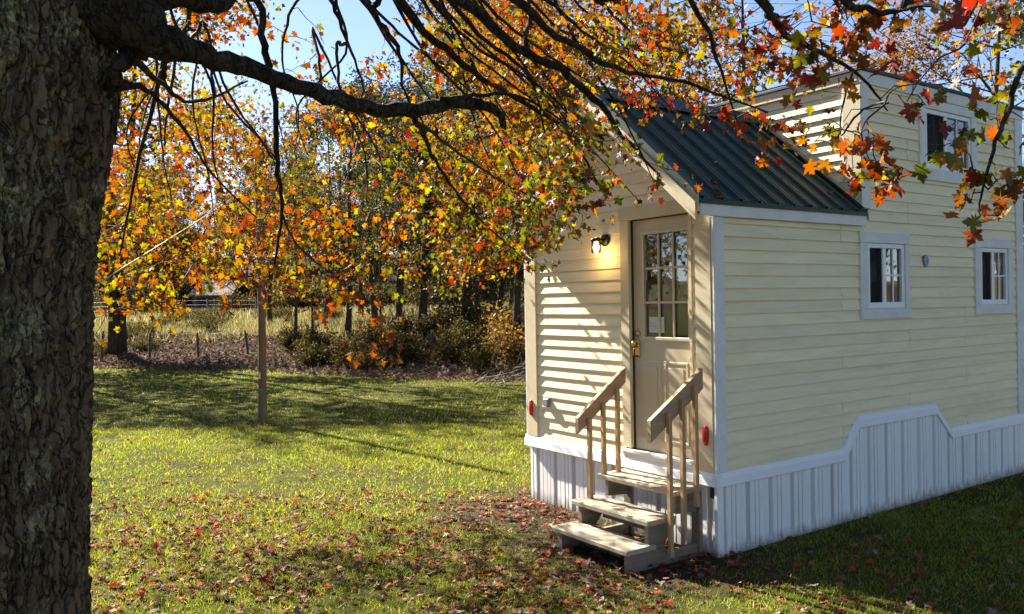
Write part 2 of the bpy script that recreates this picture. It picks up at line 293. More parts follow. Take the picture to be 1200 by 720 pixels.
# ------------------------------------------------------------------ mesh helpers
class MB:
    def __init__(s): s.v = []; s.f = []
    def add(s, vs, fs):
        o = len(s.v); s.v += [tuple(map(float, q)) for q in vs]; s.f += [tuple(o+i for i in f) for f in fs]; return s
    def box(s, x0, x1, y0, y1, z0, z1, ch=0.0):
        if ch <= 0:
            vs = [(x, y, z) for x in (x0, x1) for y in (y0, y1) for z in (z0, z1)]
            return s.add(vs, [(0, 1, 3, 2), (4, 6, 7, 5), (0, 4, 5, 1), (2, 3, 7, 6), (0, 2, 6, 4), (1, 5, 7, 3)])
        bm = bmesh.new(); bmesh.ops.create_cube(bm, size=1)
        for q in bm.verts: q.co = ((x0+x1)/2+q.co.x*(x1-x0), (y0+y1)/2+q.co.y*(y1-y0), (z0+z1)/2+q.co.z*(z1-z0))
        bmesh.ops.bevel(bm, geom=bm.edges[:], offset=ch, segments=1, affect='EDGES')
        bm.verts.index_update(); s.add([q.co[:] for q in bm.verts], [[q.index for q in f.verts] for f in bm.faces]); bm.free(); return s
    def prism(s, poly, d, at):
        """poly: 3-D points of one end, d: extrusion vector"""
        poly = [np.array(q, float) + np.array(at, float) for q in poly]; d = np.array(d, float); n = len(poly)
        vs = poly + [q+d for q in poly]
        fs = [tuple(range(n))[::-1], tuple(range(n, 2*n))] + [(i, (i+1) % n, n+(i+1) % n, n+i) for i in range(n)]
        return s.add(vs, fs)
    def tube(s, pts, rad, n=6, cap=True):
        pts = [np.array(q, float) for q in pts]; rings = []; o = len(s.v); ref = np.array([0.31, 0.17, 0.93])
        for i, q in enumerate(pts):
            t = pts[min(i+1, len(pts)-1)]-pts[max(i-1, 0)]; t = t/(np.linalg.norm(t)+1e-9)
            a = np.cross(t, ref)
            if np.linalg.norm(a) < 0.1: a = np.cross(t, (1, 0, 0))
            a /= np.linalg.norm(a); b = np.cross(t, a); r = rad[i] if hasattr(rad, '__len__') else rad
            for k in range(n):
                w = 2*math.pi*k/n; s.v.append(tuple(q+r*(math.cos(w)*a+math.sin(w)*b)))
        for i in range(len(pts)-1):
            for k in range(n):
                s.f.append((o+i*n+k, o+i*n+(k+1) % n, o+(i+1)*n+(k+1) % n, o+(i+1)*n+k))
        if cap:
            s.f.append(tuple(o+k for k in range(n))[::-1]); e = o+(len(pts)-1)*n; s.f.append(tuple(e+k for k in range(n)))
        return s
    def lathe(s, prof, centre, axis='x', n=20):
        """prof: (distance along axis, radius)"""
        o = len(s.v)
        for d, r in prof:
            for k in range(n):
                w = 2*math.pi*k/n; a, b = r*math.cos(w), r*math.sin(w)
                q = {'x': (d, a, b), 'y': (a, d, b), 'z': (a, b, d)}[axis]
                s.v.append(tuple(np.array(centre)+np.array(q)))
        m = len(prof)
        for i in range(m-1):
            for k in range(n): s.f.append((o+i*n+k, o+i*n+(k+1) % n, o+(i+1)*n+(k+1) % n, o+(i+1)*n+k))
        s.f.append(tuple(o+k for k in range(n))[::-1]); s.f.append(tuple(o+(m-1)*n+k for k in range(n))); return s
    def build(s, name, m, parent=None, smooth=False, fix=True):
        me = bpy.data.meshes.new(name); me.from_pydata(s.v, [], s.f)
        if fix:
            bm = bmesh.new(); bm.from_mesh(me); bmesh.ops.recalc_face_normals(bm, faces=bm.faces[:]); bm.to_mesh(me); bm.free()
        me.materials.append(MT[m] if isinstance(m, str) else m)
        if smooth: me.polygons.foreach_set('use_smooth', [True]*len(me.polygons))
        me.update(); return link(name, me, parent)
def link(name, me, parent=None):
    o = bpy.data.objects.new(name, me); C.objects.link(o)
    if parent is not None:
        o.parent = parent
    return o
def place(o, parent):
    """parent keeps its world offset at the thing's origin"""
    o.parent = parent
    if parent is not None: o.matrix_parent_inverse = parent.matrix_world.inverted()
def empty(name, loc=(0, 0, 0)):
    o = bpy.data.objects.new(name, None); C.objects.link(o); o.location = loc; o.empty_display_size = 0.2; return o
def tag(o, label, cat, group=None, kind=None):
    if label: o['label'] = label
    if cat: o['category'] = cat
    if group: o['group'] = group
    if kind: o['kind'] = kind
    return o
def np_mesh(name, V, F, m, parent=None, smooth=False):
    """V (n,3), F (m,k) all faces with k corners"""
    me = bpy.data.meshes.new(name); V = np.asarray(V, np.float32); F = np.asarray(F, np.int32); k = F.shape[1]
    me.vertices.add(len(V)); me.vertices.foreach_set('co', V.ravel())
    me.loops.add(F.size); me.loops.foreach_set('vertex_index', F.ravel())
    me.polygons.add(len(F)); me.polygons.foreach_set('loop_start', np.arange(0, F.size, k, dtype=np.int32))
    me.polygons.foreach_set('loop_total', np.full(len(F), k, np.int32))
    if smooth: me.polygons.foreach_set('use_smooth', np.ones(len(F), bool))
    me.materials.append(MT[m] if isinstance(m, str) else m); me.update(calc_edges=True); me.validate()
    return link(name, me, parent)
# ------------------------------------------------------------------ ground
def make_ground():
    def axis(dense0, dense1, step, far, growth):
        a = list(np.arange(dense0, dense1+1e-6, step)); s = step
        while a[-1] < far: s *= growth; a.append(a[-1]+s)
        b = []; s = step; x = dense0
        while x > -far: s *= growth; x -= s; b.append(x)
        return np.array(b[::-1]+a)
    us = axis(-14, 10, 0.22, 900, 1.09); vs_ = axis(2, 38, 0.22, 900, 1.09)
    U, V = np.meshgrid(us, vs_); X = CAM[0]+U*RT[0]+V*FW[0]; Y = CAM[1]+U*RT[1]+V*FW[1]; Z = height(X, Y)
    nv, nu = U.shape; idx = np.arange(nv*nu).reshape(nv, nu)
    F = np.stack([idx[:-1, :-1], idx[:-1, 1:], idx[1:, 1:], idx[1:, :-1]], -1).reshape(-1, 4)
    o = np_mesh('ground', np.stack([X, Y, Z], -1).reshape(-1, 3), F, 'ground', None, True)
    b = bank_v(U); w = 1.6*(vnoise(X, Y, 2.0, 11)-0.5)+0.8*(vnoise(X, Y, 0.6, 12)-0.5)
    z0 = sstep(b-0.9, b+0.5, V+w)*(1-sstep(b+4.5, b+7.5, V+w)); z1 = sstep(b+4.5, b+8, V+w)*(1-sstep(82, 92, V)); z0 = np.maximum(z0, sstep(82, 92, V))
    n = vnoise(X, Y, 0.5, 13)+0.6*vnoise(X, Y, 0.2, 14)
    dx = np.maximum(np.maximum(-0.9-X, X-0.1), 0); dy = np.maximum(np.maximum(-0.15-Y, Y-2.7), 0)
    z2 = np.clip(1.15-np.hypot(dx, dy)*1.5, 0, 1)*np.clip(n*1.3-0.25, 0, 1)
    ca = o.data.color_attributes.new('zone', 'FLOAT_COLOR', 'POINT')
    ca.data.foreach_set('color', np.stack([z0, z1, z2, np.ones_like(z0)], -1).astype(np.float32).ravel())
    o['kind'] = 'structure'; return o
make_ground()

# ------------------------------------------------------------------ the house
W, LEN, LP, Z1, Z2, TOP = 2.5, 5.2, 2.045, 0.555, 0.665, 4.17
EXPO, BT = 0.1045, 0.022
RS = 0.862
def zroof(y): return 2.838 + RS*(min(y, W-y)+0.05)
house = empty('tiny_house', (0, 0, 0))
tag(house, 'cream clapboard tiny house with green metal porch roof and white skirting', 'house')

def wall_holes(name, axis, at, th, a0, a1, z0, z1, holes, mat='siding'):
    """sheathing of one wall (thickness th inwards) with rectangular openings"""
    mb = MB(); A = sorted({min(max(q, a0), a1) for q in [a0, a1]+[h[i] for h in holes for i in (0, 1)]}); Zs = sorted({min(max(q, z0), z1) for q in [z0, z1]+[h[i] for h in holes for i in (2, 3)]})
    for i in range(len(A)-1):
        for j in range(len(Zs)-1):
            ac, zc = (A[i]+A[i+1])/2, (Zs[j]+Zs[j+1])/2
            if any(h[0] < ac < h[1] and h[2] < zc < h[3] for h in holes): continue
            if axis == 'x': mb.box(at, at+th, A[i], A[i+1], Zs[j], Zs[j+1])
            else: mb.box(A[i], A[i+1], at, at+th, Zs[j], Zs[j+1])
    bm = bmesh.new(); me = bpy.data.meshes.new(name); me.from_pydata(mb.v, [], mb.f); bm.from_mesh(me)
    bmesh.ops.remove_doubles(bm, verts=bm.verts, dist=1e-5)
    bm.to_mesh(me); bm.free(); me.materials.append(MT[mat]); return link(name, me, house)

def clap(parent, axis, at, a0, a1, z0, s0=None, s1=None, expo=EXPO, mat='siding', off=(0, 0)):
    """one clapboard, outwards is towards -axis; s0/s1: ends at the top edge for slanted cuts"""
    s0 = a0 if s0 is None else s0; s1 = a1 if s1 is None else s1
    t = BT+rnd.uniform(-0.0016, 0.0016); e = expo+0.014; j = rnd.uniform(-0.0012, 0.0012); k = rnd.uniform(-0.0012, 0.0012)
    q = []
    for a, s, dz in ((a0, s0, j), (a1, s1, k)):
        for d, aa, z in ((0.0005, a, z0+dz), (-t, a, z0+dz), (-0.004, s, z0+e), (0.0005, s, z0+e)):
            q.append((at+d, aa, z) if axis == 'x' else (aa, at+d, z))
    mb = MB().add(q, [(0, 1, 2, 3), (7, 6, 5, 4), (0, 4, 5, 1), (1, 5, 6, 2), (2, 6, 7, 3), (3, 7, 4, 0)])
    return mb.build('clapboard', mat, parent)

DOOR = (0.242, 0.937, 0.72, 2.75)
WIN = [(1.97, 2.815, 1.83, 2.652, 2.095, 2.73, 1.93, 2.547), (4.11, 4.955, 1.83, 2.652, 4.235, 4.855, 1.93, 2.552), (3.03, 4.175, 3.212, 4.03, 3.14, 4.062, 3.333, 3.935)]
front = wall_holes('front_wall', 'x', 0.0, 0.07, 0.072, W, 0.575, 2.86, [DOOR], 'dark')
side = wall_holes('side_wall', 'y', 0.0, 0.07, 0.0, LEN, 0.45, TOP-0.03, [w[4:8] for w in WIN]+[(-1, LP+0.002, 2.78, 9)], 'dark')
wall_holes('far_side_wall', 'y', W-0.07, 0.07, 0.072, LEN, 0.45, TOP-0.03, [(-1, LP, 2.78, 9)])
wall_holes('rear_wall', 'x', LEN-0.07, 0.068, 0.072, W-0.072, 0.45, TOP-0.03, [])
loft = wall_holes('loft_wall', 'x', LP+0.002, 0.07, 0.072, W-0.072, 2.7, TOP-0.03, [])
MB().box(0.075, LEN-0.075, 0.075, W-0.075, 0.50, 0.70).build('floor', 'dark', house)
# gable triangle
MB().prism([(0.01, 0.0, 2.863), (0.01, W, 2.863), (0.01, W/2, zroof(W/2)-0.035)], (0.05, 0, 0), (0, 0, 0)).build('gable_wall', 'siding', house)
gable = house.children[-1]
# clapboards, front
z = Z2+0.002; k = 0
while z < 3.86:
    zt = z+EXPO
    if zt < DOOR[3]+0.02:
        clap(front, 'x', 0, DOOR[1]+0.10, W-0.165, z)
        clap(front, 'x', 0, 0.165, DOOR[0]-0.034, z)
    else:
        lo = lambda q: max(0.12, (q-2.838+0.045)/RS-0.05)
        lo0, lo1 = lo(z), lo(z+EXPO+0.014)
        if z < 2.80: lo0 = lo1 = 0.02
        if lo1 < W/2-0.03: clap(gable if z > 2.8 else front, 'x', 0, lo0, W-lo0, z, lo1, W-lo1)
    z += EXPO
# clapboards, long side: butt joints every 1.13 m, staggered in pairs
z = Z2+0.002; k = 0
while z < TOP-0.12:
    porch_only = z < 2.70
    x0, x1 = (0.095 if porch_only else LP+0.10), LEN-0.135
    cuts = []
    ph = (k//2) % 3
    for xx in (1.69, 2.82, 3.915):
        if rnd.random() < (0.9 if ((1.69, 2.82, 3.915).index(xx) == ph) else 0.10) and x0+0.3 < xx < x1-0.3: cuts.append(xx)
    spans = []; prev = x0
    for c_ in sorted(cuts)+[x1]:
        spans.append((prev, c_-0.003)); prev = c_+0.003
    for w in WIN:
        if z+EXPO > w[6] and z < w[7]:
            ns = []
            for a, b in spans:
                if b <= w[4] or a >= w[5]: ns.append((a, b)); continue
                if a < w[4]: ns.append((a, w[4]-0.002))
                if b > w[5]: ns.append((w[5]+0.002, b))
            spans = ns
    for a, b in spans:
        if b-a > 0.03: clap(side, 'y', 0, a, b, z)
    z += EXPO; k += 1
# clapboards, loft front above the porch roof
z = 2.72
while z < TOP-0.12:
    lo = lambda q: (q-2.838-0.005)/RS-0.05
    a = lo(z); b = lo(z+EXPO+0.014)
    if b < 0.16: z += EXPO; continue
    a_ = max(a, 0.165)
    if a < W/2-0.02:
        clap(loft, 'x', LP, 0.165, max(a_, 0.17), z, 0.165, min(b, W/2)); clap(loft, 'x', LP, W-max(a_, 0.17), W-0.165, z, W-min(b, W/2), W-0.165)
    else: clap(loft, 'x', LP, 0.165, W-0.165, z)
    z += EXPO

# trim boards
def board(name, mat, x0, x1, y0, y1, z0, z1, ch=0.004, parent=house): return MB().box(x0, x1, y0, y1, z0, z1, ch).build(name, mat, parent)
T = 0.032
board('corner_board', 'trim_warm_shade', -T, 0.0, 0.002, 0.168, Z2, 2.735)
board('corner_board', 'trim', -T+0.003, 0.095, -T, -0.0005, Z2, 2.735)
board('corner_board', 'trim_warm_shade', -T, 0.0, W-0.165, W+0.002, Z2, 2.735)
board('corner_board', 'trim', -T+0.003, 0.095, W+0.003, W+T, Z2, 2.735)
board('corner_board', 'trim', LEN-0.135, LEN+T, -T, -0.0005, Z2, TOP-0.11)
board('corner_board', 'trim', LP-T+0.003, LP+0.10, -T, -0.0005, 2.868, TOP-0.11)
board('corner_board', 'trim_warm_shade', LP-T, LP-0.0005, -T+0.003, 0.165, 2.80, TOP-0.11)
board('corner_board', 'trim_warm_shade', LP-T, LP-0.0005, W-0.165, W+0.002, 2.80, TOP-0.11)
# frieze, parapet and flat roof of the loft
board('frieze_board', 'trim', LP-T-0.004, LEN+T+0.004, -T-0.006, -0.002, TOP-0.135, TOP-0.022)
board('frieze_board', 'trim_warm_shade', LP-T-0.008, LP-0.002, 0.0, W, TOP-0.115, TOP-0.022)
board('loft_roof', 'shingle', LP-0.055, LEN+0.055, -0.06, W+0.06, TOP-0.020, TOP+0.012, 0.005)
# porch roof: deck, ribbed sheets, ridge cap, fascia, rakes
RX0, RX1 = -0.215, LP-0.004
YE = -0.062
for sgn in (1, -1):
    Yf = (lambda y: y) if sgn > 0 else (lambda y: W-y)
    q = [(RX0+0.012, Yf(-0.03), zroof(-0.03)-0.045), (RX0+0.012, Yf(W/2), zroof(W/2)-0.045), (RX0+0.012, Yf(W/2), zroof(W/2)-0.012), (RX0+0.012, Yf(-0.03), zroof(-0.03)-0.012)]
    MB().prism(q, (RX1-RX0-0.014, 0, 0), (0, 0, 0)).build('roof_deck', 'trim_warm_shade', house)
    PW = 0.2286; npan = 10; prof = [(0, 0.0), (0.012, 0.024), (0.034, 0.024), (0.047, 0.0), (0.098, 0.0), (0.104, 0.004), (0.112, 0.004), (0.118, 0.0), (0.162, 0.0), (0.168, 0.004), (0.176, 0.004), (0.182, 0.0), (PW, 0.0)]
    base = None
    for i in range(npan):
        xs = RX0+i*PW
        if xs+0.05 > RX1: break
        pr = [(min(a, RX1-xs), b) for a, b in prof]
        mb = MB(); m = len(pr)
        nrm = np.array([0, -sgn*RS, 1.0]); nrm /= np.linalg.norm(nrm)
        for yy in (YE, W/2-0.01):
            for a, b in pr:
                mb.v.append(tuple(np.array((xs+a, Yf(yy), zroof(yy)))+nrm*b))
        mb.f = [(j, j+1, m+j+1, m+j) for j in range(m-1)]
        o = mb.build('roof_panel', 'roof', house, fix=False)
    # drip edge along the eave
    MB().box(RX0, RX1, *sorted((Yf(YE-0.004), Yf(YE+0.018))), zroof(YE)-0.036, zroof(YE)-0.003).build('drip_edge', 'roof', house)
    # metal rake flashing and painted rake board under it
    def slope_board(name, mat, x0, x1, ya, yb, top, bot, tail=None):
        q = [(x0, Yf(ya), zroof(ya)+bot), (x0, Yf(yb), zroof(yb)+bot), (x0, Yf(yb), zroof(yb)+top), (x0, Yf(ya), zroof(ya)+top)]
        return MB().prism(q, (x1-x0, 0, 0), (0, 0, 0)).build(name, mat, house)
    slope_board('rake_flashing', 'roof', RX0-0.012, RX0+0.055, YE-0.004, W/2, 0.036, 0.0295)
    slope_board('rake_flashing', 'roof', RX0-0.012, RX0-0.006, YE-0.004, W/2, 0.0290, -0.055)
    slope_board('rake_board', 'trim_warm_shade', RX0-0.004, RX0+0.022, -0.018, W/2-0.0005, -0.046, -0.20)
    slope_board('soffit_board', 'trim_warm_shade', RX0+0.023, -0.003, -0.01, W/2-0.0005, -0.0465, -0.062)
    slope_board('wall_flashing', 'trim_warm_shade', LP-0.040, LP-0.022, 0.02, W/2, 0.075, 0.022)
    slope_board('wall_flashing', 'roof', LP-0.060, LP-0.041, YE, W/2, 0.040, 0.0225)
    board('fascia_board', 'trim', RX0+0.023, LP-0.004 if sgn < 0 else LP+0.005, *sorted((Yf(-0.052), Yf(-0.0335))), 2.70, 2.806, 0.003)
cap = MB()
for sgn in (1, -1):
    cap.add([(RX0-0.014, W/2, zroof(W/2)+0.046), (RX1, W/2, zroof(W/2)+0.046), (RX1, W/2-sgn*0.16, zroof(W/2-0.16)+0.032), (RX0-0.014, W/2-sgn*0.16, zroof(W/2-0.16)+0.032)], [(0, 1, 2, 3)])
cap.build('ridge_cap', 'roof', house)

# windows on the long side
def window(w, split, left_dark=True, grid=2):
    x0, x1, z0, z1, a0, a1, b0, b1 = w
    fr = MB(); y0, y1 = -0.022, 0.05; fw = 0.045
    fr.box(a0, a1, y0, y1, b1-fw, b1, 0.003); fr.box(a0, a1, y0, y1, b0, b0+fw*1.25, 0.003)
    fr.box(a0, a0+fw, y0+0.001, y1, b0+fw, b1-fw); fr.box(a1-fw, a1, y0+0.001, y1, b0+fw, b1-fw)
    s = a0+(a1-a0)*split; fr.box(s-0.028, s+0.028, y0+0.006, y1, b0+fw, b1-fw, 0.003)
    win = fr.build('window', 'vinyl', house)
    TT = 0.038
    tw = a0-x0
    board('casing', 'trim', x0, x1, -TT, -0.0008, b1+0.002, z1, 0.003, win)
    board('casing', 'trim', x0, x1, -TT-0.002, -0.0008, z0, b0-0.002, 0.003, win)
    board('casing', 'trim', x0+0.002, a0-0.002, -TT+0.002, -0.0008, b0-0.001, b1+0.001, 0.003, win)
    board('casing', 'trim', a1+0.002, x1-0.002, -TT+0.002, -0.0008, b0-0.001, b1+0.001, 0.003, win)
    g0, g1 = b0+fw*1.25, b1-fw
    MB().box(a0+fw, s-0.028, 0.020, 0.026, g0, g1).build('pane', 'glass', win)
    MB().box(s+0.028, a1-fw, 0.004, 0.010, g0, g1).build('pane', 'glass', win)
    MB().box(a0+fw, s-0.028, -0.002, 0.000, g0, g1).build('insect_screen', 'screen', win)
    m = MB(); xm = (s+0.028+a1-fw)/2
    m.box(xm-0.009, xm+0.009, -0.007, 0.003, g0, g1); m.box(s+0.028, a1-fw, -0.006, 0.002, (g0+g1)/2-0.009, (g0+g1)/2+0.009)
    m.build('muntin', 'vinyl', win)
    MB().box(a0+fw, s-0.028, 0.027, 0.03, (g0+g1)/2-0.008, (g0+g1)/2+0.008).build('muntin', 'vinyl', win)
    # curtain folds inside
    cu = MB(); n = 14; vs_ = []
    for zz in (g0, g1):
        for i in range(n+1):
            vs_.append((a0+0.02+(a1-a0-0.04)*i/n*0.55, 0.13+0.025*math.sin(i*1.9), zz))
    cu.add(vs_, [(i, i+1, n+2+i, n+1+i) for i in range(n)]); cu.build('curtain', 'curtain' if not left_dark else 'dark', win)
    return win
window(WIN[0], 0.47); window(WIN[1], 0.48); window(WIN[2], 0.46)

# door
y0, y1, z0, z1 = DOOR
DX = 0.018
GL = (0.284, 0.793, 1.728, 2.616)
ds = MB()
ds.box(DX, DX+0.045, y0+0.003, GL[0], z0+0.012, z1-0.003); ds.box(DX, DX+0.045, GL[1], y1-0.003, z0+0.012, z1-0.003)
ds.box(DX, DX+0.045, GL[0], GL[1], z0+0.012, GL[2]); ds.box(DX, DX+0.045, GL[0], GL[1], GL[3], z1-0.003)
door = ds.build('door', 'door', house)
gf = MB(); g = 0.028
gf.box(DX-0.014, DX-0.0005, GL[0]-g, GL[1]+g, GL[3], GL[3]+g, 0.003); gf.box(DX-0.014, DX-0.0005, GL[0]-g, GL[1]+g, GL[2]-g, GL[2], 0.003)
gf.box(DX-0.013, DX-0.0005, GL[0]-g, GL[0], GL[2], GL[3], 0.003); gf.box(DX-0.013, DX-0.0005, GL[1], GL[1]+g, GL[2], GL[3], 0.003)
gf.build('glazing_frame', 'door', door)
gy, gz = (GL[1]-GL[0])/3, (GL[3]-GL[2])/3
for i in range(3):
    for j in range(3):
        MB().box(DX+0.012, DX+0.017, GL[0]+i*gy+0.002, GL[0]+(i+1)*gy-0.002, GL[2]+j*gz+0.002, GL[2]+(j+1)*gz-0.002).build('pane', 'doorglass', door)
for i in (1, 2):
    board('muntin', 'door', DX-0.006, DX+0.0105, GL[0]+i*gy-0.010, GL[0]+i*gy+0.010, GL[2], GL[3], 0.003, door)
    board('muntin', 'door', DX-0.004, DX+0.0105, GL[0], GL[1], GL[2]+i*gz-0.010, GL[2]+i*gz+0.010, 0.003, door)
for a, b in ((0.300, 0.575), (0.605, 0.880)):
    pn = MB(); c0, c1, e = 0.83, 1.52, 0.022
    a_, b_ = (a, b)
    pn.box(DX-0.005, DX-0.0004, a_, b_, c0, c0+e, 0.002); pn.box(DX-0.005, DX-0.0004, a_, b_, c1-e, c1, 0.002); pn.box(DX-0.0045, DX-0.0004, a_, a_+e, c0+e, c1-e, 0.002); pn.box(DX-0.0045, DX-0.0004, b_-e, b_, c0+e, c1-e, 0.002)
    pn.box(DX-0.004, DX-0.0004, a_+0.05, b_-0.05, c0+0.05, c1-0.05, 0.003); pn.build('door_panel', 'door', door)
note = MB().box(DX+0.008, DX+0.0115, 0.575, 0.755, 1.765, 1.90).build('paper_notice', 'paper', door)
nt_ = MB()
for i, (a, b) in enumerate(((0.60, 0.67), (0.69, 0.74), (0.60, 0.735), (0.60, 0.70))): nt_.box(DX+0.0068, DX+0.0078, a, b, 1.87-0.022*i-0.004, 1.87-0.022*i)
nt_.build('printed_line', 'ink', note)
lk = MB().lathe([(0, 0.030), (-0.012, 0.028), (-0.016, 0.016), (-0.020, 0.014)], (DX, 0.888, 1.752), 'x', 18).build('deadbolt', 'brass', door, True)
es = MB().box(DX-0.010, DX-0.0004, 0.862, 0.914, 1.545, 1.70, 0.012).build('lock_plate', 'brass', door)
MB().lathe([(-0.010, 0.012), (-0.035, 0.012), (-0.042, 0.024), (-0.060, 0.027), (-0.072, 0.020), (-0.075, 0.004)], (DX, 0.888, 1.665), 'x', 18).build('door_knob', 'brass', door, True)
MB().tube([(DX-0.008, 0.888, 1.64), (DX-0.05, 0.892, 1.625), (DX-0.052, 0.90, 1.57), (DX-0.01, 0.895, 1.552)], [0.009, 0.008, 0.007, 0.008], 8).build('handle', 'brass', door, True)
# door casing
board('door_casing', 'trim_warm_shade', -T-0.004, -0.0006, y1+0.002, 1.05, Z2+0.075, z1+0.004)
board('door_casing', 'trim_warm_shade', -T+0.002, -0.0006, 0.205, y0-0.002, Z2+0.075, z1+0.004)
board('door_head', 'trim_warm_shade', -T-0.006, -0.0006, 0.185, 1.065, z1+0.005, 2.872)
board('door_sill', 'trim', -0.055, 0.06, 0.20, 1.055, 0.698, 0.728)
board('weather_strip', 'dark', 0.0, 0.05, y0, y1, 0.7285, 0.7325, 0)
board('sill_board', 'trim', -0.045, -0.0006, 0.19, 1.065, Z2+0.003, 0.697)

# skirt: fluted vinyl panels with vented strips, capped by a J-trim
def skirt_top(x):
    return float(np.interp(x, [0, 1.67, 1.90, 3.26, 3.56, 9], [Z1, Z1, 0.835, 0.835, Z1, Z1]))
SK, SKF = -0.034, 0.006
def skirt_panel(axis, a0, a1, top, full=True):
    prof = [(0.0, 0.006), (0.006, 0.0), (0.052, 0.0), (0.058, 0.008), (0.112, 0.008), (0.118, 0.0), (0.160, 0.0), (0.164, 0.016), (0.171, 0.016), (0.175, 0.0), (0.212, 0.0), (0.216, 0.016), (0.223, 0.016), (0.227, 0.0), (0.285, 0.0), (0.2875, 0.006)]
    st = [(a0+a, d) for a, d in prof if a0+a <= a1+1e-6]
    mb = MB(); vv = []
    wob = [rnd.uniform(-0.0015, 0.0015) for _ in st]
    for a, d in st:
        vv.append((a, d, -0.06))
    for a, d in st:
        vv.append((a, d, top(a)))
    n = len(st)
    conv = (lambda a, d, z: (a, SK+d, z)) if axis == 'y' else (lambda a, d, z: (SKF+d, a, z))
    if n < 2: return
    skip = None
    idxs = [j for j in range(n-1)]
    vent = [j for j in idxs if abs(st[j][0]-a0-0.058) < 1e-4]
    mb.v = [conv(a, d+wob[i % n], z) for i, (a, d, z) in enumerate(vv)]
    mb.f = [(j, j+1, n+j+1, n+j) for j in idxs if j not in vent]
    o = mb.build('skirt_panel', 'skirt', house, fix=False)
    if vent:
        j = vent[0]; vb = MB(); vb.v = [mb.v[j], mb.v[j+1], mb.v[n+j+1], mb.v[n+j]]; vb.f = [(0, 1, 2, 3)]; vb.build('vent_strip', 'perf', o, fix=False)
a = -0.034
while a < LEN: skirt_panel('y', a, min(a+0.2875, LEN+0.03), skirt_top); a += 0.2875
a = 0.0
while a < W: skirt_panel('x', a, min(a+0.2875, W+0.02), lambda q: Z1); a += 0.2875
MB().box(SKF+0.020, LEN, SK+0.012, W, -0.06, 0.44).build('skirt_backing', 'dark', house)
# corner post of the skirt and the low ground rail
board('skirt_corner', 'skirt', SK-0.004, SKF+0.03, SK-0.004, SK+0.03, -0.05, Z1+0.002)
board('skirt_rail', 'skirt', SK+0.03, LEN+0.02, SK-0.007, SK-0.001, -0.03, 0.028, 0.002)
def cap_run(p0, p1, hgt=0.112, out=0.030):
    """J-trim along p0->p1 given as (x, z of its underside) on the long side"""
    (xa, za), (xb, zb) = p0, p1
    sec = [(SK-0.010, 0.0), (SK-0.018, 0.006), (SK-0.012, 0.070), (SK+0.004, 0.104), (-0.0215, hgt), (0.0, hgt), (0.0, 0.0)]
    mb = MB(); n = len(sec)
    mb.v = [(xa, y, za+h) for y, h in sec]+[(xb, y, zb+h) for y, h in sec]
    mb.f = [tuple(range(n))[::-1], tuple(range(n, 2*n))]+[(i, (i+1) % n, n+(i+1) % n, n+i) for i in range(n)]
    return mb.build('skirt_cap', 'vinyl', house)
cap_run((-0.05, Z1), (1.664, Z1)); cap_run((1.666, Z1+0.001), (1.894, 0.829)); cap_run((1.896, 0.832), (3.262, 0.832)); cap_run((3.264, 0.829), (3.556, Z1)); cap_run((3.558, Z1+0.002), (LEN+0.05, Z1+0.002))
sec = [(SK-0.010, 0.0), (SK-0.018, 0.006), (SK-0.012, 0.070), (SK+0.004, 0.104), (-0.0215, 0.112), (0.0, 0.112), (0.0, 0.0)]
mb = MB(); n = len(sec); mb.v = [(x, -0.046, Z1-0.001+h) for x, h in sec]+[(x, W+0.045, Z1-0.001+h) for x, h in sec]
mb.f = [tuple(range(n))[::-1], tuple(range(n, 2*n))]+[(i, (i+1) % n, n+(i+1) % n, n+i) for i in range(n)]
mb.build('skirt_cap', 'vinyl', house)

# small fittings on the house
for yy in (0.075, W-0.07):
    mb = MB(); prof = [(0, 1.0), (-0.010, 1.0), (-0.020, 0.82), (-0.025, 0.45)]; n = 24
    for d, s in prof:
        for k in range(n):
            w = 2*math.pi*k/n; cx, sx = math.cos(w), math.sin(w)
            mb.v.append((-T-0.0005+d, yy+0.027*s*np.sign(cx)*abs(cx)**0.7, 0.955+0.082*s*np.sign(sx)*abs(sx)**0.7))
    for i in range(3):
        for k in range(n): mb.f.append((i*n+k, i*n+(k+1) % n, (i+1)*n+(k+1) % n, (i+1)*n+k))
    mb.f += [tuple(range(3*n, 4*n)), tuple(range(n))[::-1]]
    o = mb.build('marker_lamp', 'red', house, True); o['label'] = 'red oval marker lamp on the corner board'
ob = MB().box(-0.050, -0.004, 2.13, 2.21, 0.99, 1.075, 0.006).build('outlet_box', 'grey', house); MB().box(-0.055, -0.0505, 2.138, 2.202, 0.998, 1.067, 0.002).build('cover', 'grey', ob)
bd = MB().lathe([(0, 1), (-0.008, 0.97), (-0.010, 0.9)], (0, 0, 0), 'y', 24)
bd.v = [(3.12+x*0.052, -0.023+y, 2.392+z_*0.062) for x, y, z_ in bd.v]; bo = bd.build('badge', 'badge_blue', house)
for n_, (ra, rb, a0, a1) in enumerate(((0.036, 0.046, 0, 6.28), (0.017, 0.025, 0.6, 5.2))):
    ring = [(3.12+ra*math.cos(t), -0.0345, 2.392+rb*math.sin(t)) for t in np.linspace(a0, a1, 22)]
    MB().tube(ring, 0.005, 6).build('badge_line', 'badge', bo)
